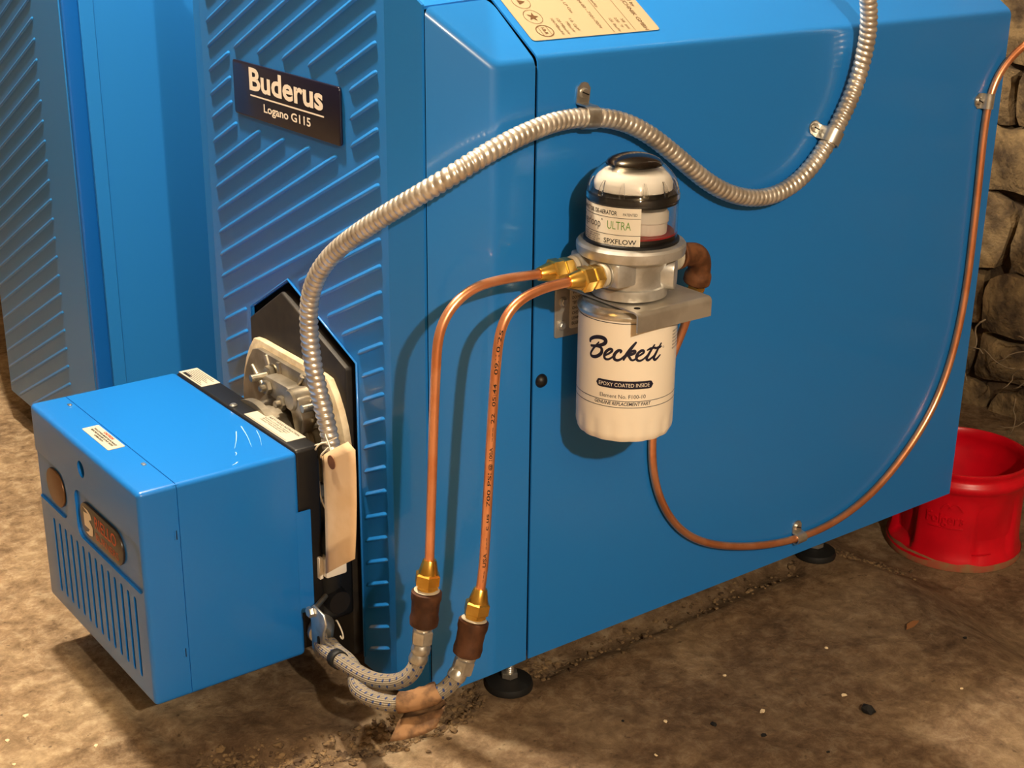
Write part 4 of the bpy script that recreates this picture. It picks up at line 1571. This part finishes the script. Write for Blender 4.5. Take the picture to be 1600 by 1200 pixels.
head['label'] = 'grey cast metal head with ports'
lug = prism(capsule(-0.019, 0.012, -0.0105, 0.0105), lambda u, v, t: Vector((0.0905 + 0.80 * v - 0.60 * t, -0.1040 + 0.60 * v + 0.80 * t, 0.5105 + u)), -0.004, 0.022, bev=0.0018)
lug2 = lug
add('lug', lug, ALU, head)
# clear cylinder and dome
R0 = 0.0445
outer = [(R0, 0.5375), (R0, 0.580), (R0 + 0.0009, 0.581), (R0 + 0.0009, 0.586), (R0 - 0.0006, 0.588), (R0 - 0.0012, 0.593), (R0 - 0.0035, 0.600), (R0 - 0.0085, 0.607), (R0 - 0.0140, 0.6122), (R0 - 0.0178, 0.6148)]
inner = [(r - 0.0028, z - 0.0010) for r, z in reversed(outer)]
prof_d = outer + inner
V, Fc = [], []
SEG = 72
for r, z in prof_d:
    for k in range(SEG):
        a = 2 * math.pi * k / SEG
        V.append((AX + r * math.cos(a), AY + r * math.sin(a), z))
n = len(prof_d)
for i in range(n):
    j = (i + 1) % n
    for k in range(SEG):
        k2 = (k + 1) % SEG
        Fc.append((i * SEG + k, i * SEG + k2, j * SEG + k2, j * SEG + k))
dome = add('clear_dome', shade_auto(mesh_from('dome', V, Fc), 40), CLEAR, dea)
dome['label'] = 'clear plastic dome'
for k in range(12):
    a = TH0 + math.radians(-14 + 30 * k)
    er = Vector((math.cos(a), math.sin(a), 0))
    et = Vector((-math.sin(a), math.cos(a), 0))
    c0 = Vector((AX, AY, 0))
    P = []
    for r, z, w in ((R0 + 0.0006, 0.588, 0.0026), (R0 + 0.0002, 0.592, 0.0026), (R0 - 0.0020, 0.5985, 0.0016), (R0 - 0.0046, 0.6025, 0.0006)):
        for sgn in (-1, 1):
            P.append(c0 + er * r + et * (w * sgn) + Vector((0, 0, z)))
            P.append(c0 + er * (r - 0.0022) + et * (w * sgn) + Vector((0, 0, z - 0.0004)))
    Fc2 = []
    for i in range(3):
        b0, b1 = i * 4, (i + 1) * 4
        Fc2 += [(b0, b0 + 2, b1 + 2, b1), (b0, b1, b1 + 1, b0 + 1), (b0 + 2, b0 + 3, b1 + 3, b1 + 2)]
    Fc2 += [(0, 1, 3, 2)]
    add('dome_rib', mesh_from('dome_rib', P, Fc2), CLEAR, dome)
cap = add('dome_cap', lathe([(0.0200, -0.003), (0.0268, -0.002), (0.0272, 0.0005), (0.0255, 0.0030), (0.0210, 0.0055), (0.0140, 0.0078), (0.006, 0.0090)], (AX, AY, 0.6145), 48), SMOKE, dea)
cap['label'] = 'dark brown cap on top of the dome'
add('black_band', lathe([(R0 - 0.0024, 0), (R0 - 0.0022, 0.010)], (AX, AY, 0.5775), 64), BLACK, dea)
add('base_seal', lathe([(0.0468, 0), (0.0468, 0.004), (0.0420, 0.006), (0.0420, 0.009)], (AX, AY, 0.5380), 64), BLACK, dea)
add('oil_line', lathe([(R0 - 0.0022, 0), (R0 - 0.0022, 0.0018)], (AX, AY, 0.5475), 64), mat('red_oil_line', '#a8242c', 0.3), dea)
add('white_cup', lathe([(0.0330, 0), (0.0375, 0.002), (0.0378, 0.0085), (0.0350, 0.0140), (0.0290, 0.0185), (0.018, 0.0200)], (AX, AY, 0.5885), 48), WHITEPL, dea)
cr = Vector((math.cos(TH0 + 0.95), math.sin(TH0 + 0.95), 0)) * 0.0165
fl_ = add('float', lathe([(0.0180, 0), (0.0200, 0.002), (0.0205, 0.0125), (0.0215, 0.0135), (0.0215, 0.0215), (0.0195, 0.0245), (0.012, 0.0262)], Vector((AX, AY, 0.5480)) + cr, 40), WHITEPL, dea)
fl_['label'] = 'white plastic float inside the dome'
add('dark_core', rbox(AX - 0.024, AX + 0.010, AY - 0.004, AY + 0.030, 0.546, 0.577, 0.004, 2), BLACK, dea)
# label
LS = on_cyl(R0 + 0.00025)
lp = Print()
lp.rect(-0.0700, 0.0086, 0.5410, 0.5795, 40)
lb = add('label', lp.build(LS), PAPER, dea)
lb['label'] = 'white printed label wrapped round the cylinder'
p = Print()
p.rect(-0.070, 0.0086, 0.5695, 0.5700, 30)
p.rect(-0.070, 0.0086, 0.5530, 0.5535, 30)
p.text('COMPACT OIL DE-AERATOR', -0.0695, -0.0145, 0.5722, 0.0040, 0.012)
p.text('PATENTED', -0.0085, 0.0051, 0.5722, 0.0026, 0.005)
p.text('Tigerloop', -0.0665, -0.0325, 0.5586, 0.0082, -0.006)
p.ring(-0.0308, 0.5665, 0.0005, 0.0009, 12)
p.text('SPXFLOW', -0.0278, 0.0050, 0.5446, 0.0045, 0.012)
p.text('SPX Flow Europe Ltd - Sweden filial', -0.0276, 0.0044, 0.5419, 0.0018)
for i in range(5):
    p.text(('DO NOT USE WITH', 'PRESSURE ABOVE 0.7', 'MAX FLOW 110 L/H', 'TEMP MAX 60 C', 'MADE IN SWEDEN')[i], -0.0660, -0.0330 - 0.002 * (i % 2), 0.5502 - 0.0021 * i, 0.0014, 0.006)
add('print', p.build(on_cyl(R0 + 0.0004)), INKB, lb)
p = Print()
p.text('ULTRA', -0.0243, -0.0007, 0.5586, 0.0078, -0.004)
add('green_print', p.build(on_cyl(R0 + 0.0004)), GREENINK, lb)
# iron elbow on the right port with brass nut below
EL = smooth_path(catmull([(0.136, -0.0618, 0.5090), (0.152, -0.0600, 0.5070), (0.168, -0.0570, 0.5035), (0.1765, -0.0545, 0.4930), (0.1778, -0.0520, 0.4800), (0.1782, -0.0495, 0.4715)], 0.003), 4)


def el_r(s):
    L = sum((b - a).length for a, b in zip(EL, EL[1:]))
    return 0.0122 + 0.0024 * (1 - smooth01(0.004, 0.009, s)) + 0.0022 * smooth01(L - 0.012, L - 0.008, s)


elb = add('iron_elbow', sweep(EL, el_r, 22, 'elbow'), IRONR, dea)
elb['label'] = 'rusty brown iron elbow'
add('thread_tape', lathe([(0.0120, 0), (0.0148, 0.001), (0.0150, 0.005), (0.0130, 0.007)], (0.1275, -0.0625, 0.5098), 24, (1, 0.05, -0.1)), TAPE, dea)
dn = (Vector(TUBE_R[1]) - Vector((0.1782, -0.0495, 0.4715))).normalized()
q0 = Vector((0.1782, -0.0495, 0.4715))
bn = add('brass_union', merge([hexnut(q0 + dn * 0.001, dn, 0.010, 0.0105), lathe([(0.0085, 0), (0.0085, 0.0120)], q0, 20, dn)]), BRASS, dea)
add('flare_nut', merge([hexnut(q0 + dn * 0.0125, dn, 0.011, 0.0115), lathe([(0.0100, 0), (0.0095, 0.004), (0.0062, 0.014)], q0 + dn * 0.0225, 22, dn)]), BRASS, tR)

# ------------------------------------------------------------------ red plastic container behind the boiler
BXc, BYc, BZc = 0.835, 0.050, -0.070
tubth = math.atan2(-1.1 - BYc, -0.8574 - BXc)


def tub_r(r, h, a):
    # two hand grips pressed into the wall
    if 0.012 < h < 0.115 and r > 0.08:
        for ga, depth, half in ((tubth - 0.98, 0.016, 0.36), (tubth + 0.72, 0.006, 0.42)):
            d = (a - ga + math.pi) % (2 * math.pi) - math.pi
            k = (1 - smooth01(half * 0.7, half, abs(d))) * smooth01(0.012, 0.024, h) * (1 - smooth01(0.095, 0.108, h))
            r -= depth * k
    return r


tub = thing('plastic_tub', 'red plastic food tub standing on the floor behind the boiler', 'tub', (BXc, BYc, BZc))
tprof = [(0.085, 0.0), (0.0935, 0.001), (0.0965, 0.004), (0.0962, 0.012), (0.0935, 0.018), (0.0915, 0.030), (0.0905, 0.05), (0.0900, 0.07), (0.0900, 0.09), (0.0905, 0.105), (0.0910, 0.1155), (0.0930, 0.1185), (0.0955, 0.1225), (0.0958, 0.127), (0.0940, 0.1315), (0.0912, 0.1345), (0.0905, 0.1380), (0.0925, 0.1425), (0.0942, 0.1465), (0.0938, 0.1485), (0.0910, 0.1488), (0.0890, 0.146), (0.0885, 0.135), (0.0920, 0.126), (0.0880, 0.115), (0.0880, 0.02), (0.084, 0.004)]
# inside turned down to the bottom
body = lathe(tprof, (BXc, BYc, BZc), 112, rfun=tub_r, sharp=60)
tb = add('body', body, RED, tub)
V, Fc = [], []
for (r, h) in ((0.0963, 0.0005), (0.0972, 0.004), (0.0970, 0.0115)):
    for k in range(80):
        a = 2 * math.pi * k / 80
        wob = 0.0 if h < 0.01 else 0.003 * noise.noise(Vector((math.cos(a) * 5, math.sin(a) * 5, 1.7))) + 0.006 * max(0, math.cos(a - tubth + 0.75)) ** 3
        hh = max(0.006, h + wob) if h > 0.01 else h
        rr = r if hh < 0.012 else r - (hh - 0.012) * 0.42
        V.append((BXc + rr * math.cos(a), BYc + rr * math.sin(a), BZc + hh))
for i in range(2):
    for k in range(80):
        k2 = (k + 1) % 80
        Fc.append((i * 80 + k, i * 80 + k2, (i + 1) * 80 + k2, (i + 1) * 80 + k))
add('dust_edge', mesh_from('dust', V, Fc, True), mat('dusty_red', '#a2543c', 0.9, color2='#8f6a48', nscale=60), tb)
TUBS = lambda u, v: Vector((BXc + 0.0913 * math.cos(tubth + u / 0.0913), BYc + 0.0913 * math.sin(tubth + u / 0.0913), BZc + v))
p = Print()
p.text('Folgers', -0.040, 0.013, 0.071, 0.015, 0.0)
p.rect(-0.036, 0.013, 0.0640, 0.0652, 10)
p.stroke([(-0.020, 0.093), (-0.013, 0.101), (-0.006, 0.094)], 0.0012)
p.stroke([(-0.010, 0.094), (0.000, 0.102), (0.010, 0.092)], 0.0012)
em = add('raised_lettering', p.build(TUBS), RED, tb)
md = em.modifiers.new('relief', 'SOLIDIFY')
md.thickness = 0.0012
md.offset = 0
p = Print()
p.rect(0.030, 0.058, 0.026, 0.0275, 8)
g = add('grip_ridge', p.build(lambda u, v: Vector((BXc + 0.0925 * math.cos(tubth + u / 0.0925), BYc + 0.0925 * math.sin(tubth + u / 0.0925), BZc + v))), RED, tb)
md = g.modifiers.new('relief', 'SOLIDIFY')
md.thickness = 0.0016
md.offset = 0


# ------------------------------------------------------------------ crumbs, chips, leaf bits on the floor
def lump(r, seed, squash=0.6):
    bm = bmesh.new()
    bmesh.ops.create_icosphere(bm, subdivisions=1, radius=r)
    for v in bm.verts:
        n = noise.noise(v.co / r * 0.9 + Vector((seed * 3.1, seed * 1.7, seed)))
        v.co *= 1 + 0.8 * n
        v.co.z *= squash
    return bm


bm_all = bmesh.new()
for i in range(1500):
    k = random.random()
    si = min(len(GAP) - 2, int(k * (len(GAP) - 1)))
    (ax, ay), (bx_, by_) = GAP[si], GAP[si + 1]
    t = random.random()
    x = ax + (bx_ - ax) * t + random.gauss(0, 0.012)
    y = ay + (by_ - ay) * t + random.gauss(0, 0.014)
    if math.hypot(x - 0.004, y - 0.037) < 0.034 or math.hypot(x - 0.532, y - 0.053) < 0.034 or math.hypot(x - BXc, y - BYc) < 0.105:
        continue
    r = random.uniform(0.0008, 0.0034) * (1.7 if random.random() < 0.12 else 1)
    b = lump(r, i)
    me = bm_to_mesh(b, 'l')
    me.transform(Matrix.Translation((x, y, floor_z(x, y) + r * 0.25)) @ Matrix.Rotation(random.random() * 6, 4, 'Z'))
    bm_all.from_mesh(me)
    bpy.data.meshes.remove(me)
crumbs = add('concrete_crumbs', bm_to_mesh(bm_all, 'crumbs', False), RUBBLE)
crumbs['label'] = 'dark crumbled concrete along the broken slab edge under the boiler'
crumbs['category'] = 'rubble'
crumbs['kind'] = 'stuff'


def small(name, x, y, r, m, label, cat, group=None, squash=0.5):
    me = bm_to_mesh(lump(r, x * 37 + y * 11, squash), name)
    me.transform(Matrix.Translation((x, y, floor_z(x, y) + r * squash * 0.55)))
    return tag(add(name, me, m), label, cat, group)


for (x, y) in ((-0.46, 0.30), (-0.50, 0.22), (-0.475, 0.175), (-0.44, 0.12), (-0.42, 0.20), (-0.53, 0.33), (-0.49, 0.27), (-0.36, 0.06),
               (0.20, -0.17), (0.30, -0.20), (0.10, -0.12), (0.36, -0.12), (0.42, -0.27), (0.05, -0.16), (0.22, -0.09)):
    small('paint_chip', x, y, random.uniform(0.0016, 0.0034), CHIP,
          'tiny pale chip on the bright floor left of the burner' if x < -0.3 else 'tiny pale chip on the shaded floor right of the hoses', 'chip',
          'pale chips left of the burner' if x < -0.3 else 'pale chips right of the hoses')
small('charcoal_lump', 0.297, -0.236, 0.008, CHARC, 'small black lump on the floor at lower right', 'debris', None, 0.7)
for (x, y) in ((0.14, -0.155), (0.06, -0.095), (0.165, -0.205), (0.20, -0.265), (0.52, -0.20)):
    small('dark_crumb', x, y, random.uniform(0.002, 0.0036), CHARC, 'tiny black crumb on the open floor right of the hoses', 'debris', 'dark crumbs on the open floor')


def leaf(x, y, ang, L, label):
    P = [(0, 0), (0.3, 0.16), (0.7, 0.12), (1.0, 0.0), (0.7, -0.10), (0.35, -0.14)]
    c, s = math.cos(ang), math.sin(ang)
    zz = floor_z(x, y)
    me = prism([(a * L, b * L) for a, b in P], lambda u, v, t: Vector((x + u * c - v * s, y + u * s + v * c, zz + t + 0.003 * math.sin(u / L * 3) + 0.002)), 0, 0.0008)
    return tag(add('dry_leaf', me, LEAF), label, 'leaf')


leaf(0.468, -0.152, 0.15, 0.030, 'curled brown leaf scrap on the floor in front of the red tub')
leaf(-0.235, 1.11, 0.6, 0.030, 'orange-brown leaf scrap on the floor at the left edge')

# cobwebs at the foot of the stone wall
bmw = []
random.seed(21)
for i in range(34):
    y = random.uniform(-0.02, 0.40)
    z = random.uniform(-0.02, 0.13)
    P = [Vector((WX - 0.045, y, z))]
    a = random.uniform(0, 6.28)
    for k in range(6):
        a += random.uniform(-0.7, 0.7)
        P.append(P[-1] + Vector((random.uniform(-0.006, 0.006), math.cos(a) * 0.012, math.sin(a) * 0.011)))
    bmw.append(sweep(P, random.uniform(0.0007, 0.0016), 5, 'strand'))
web = add('cobweb', merge(bmw), WEB)
web['label'] = 'dusty cobweb strands at the foot of the stone wall'
web['category'] = 'cobweb'
web['kind'] = 'stuff'
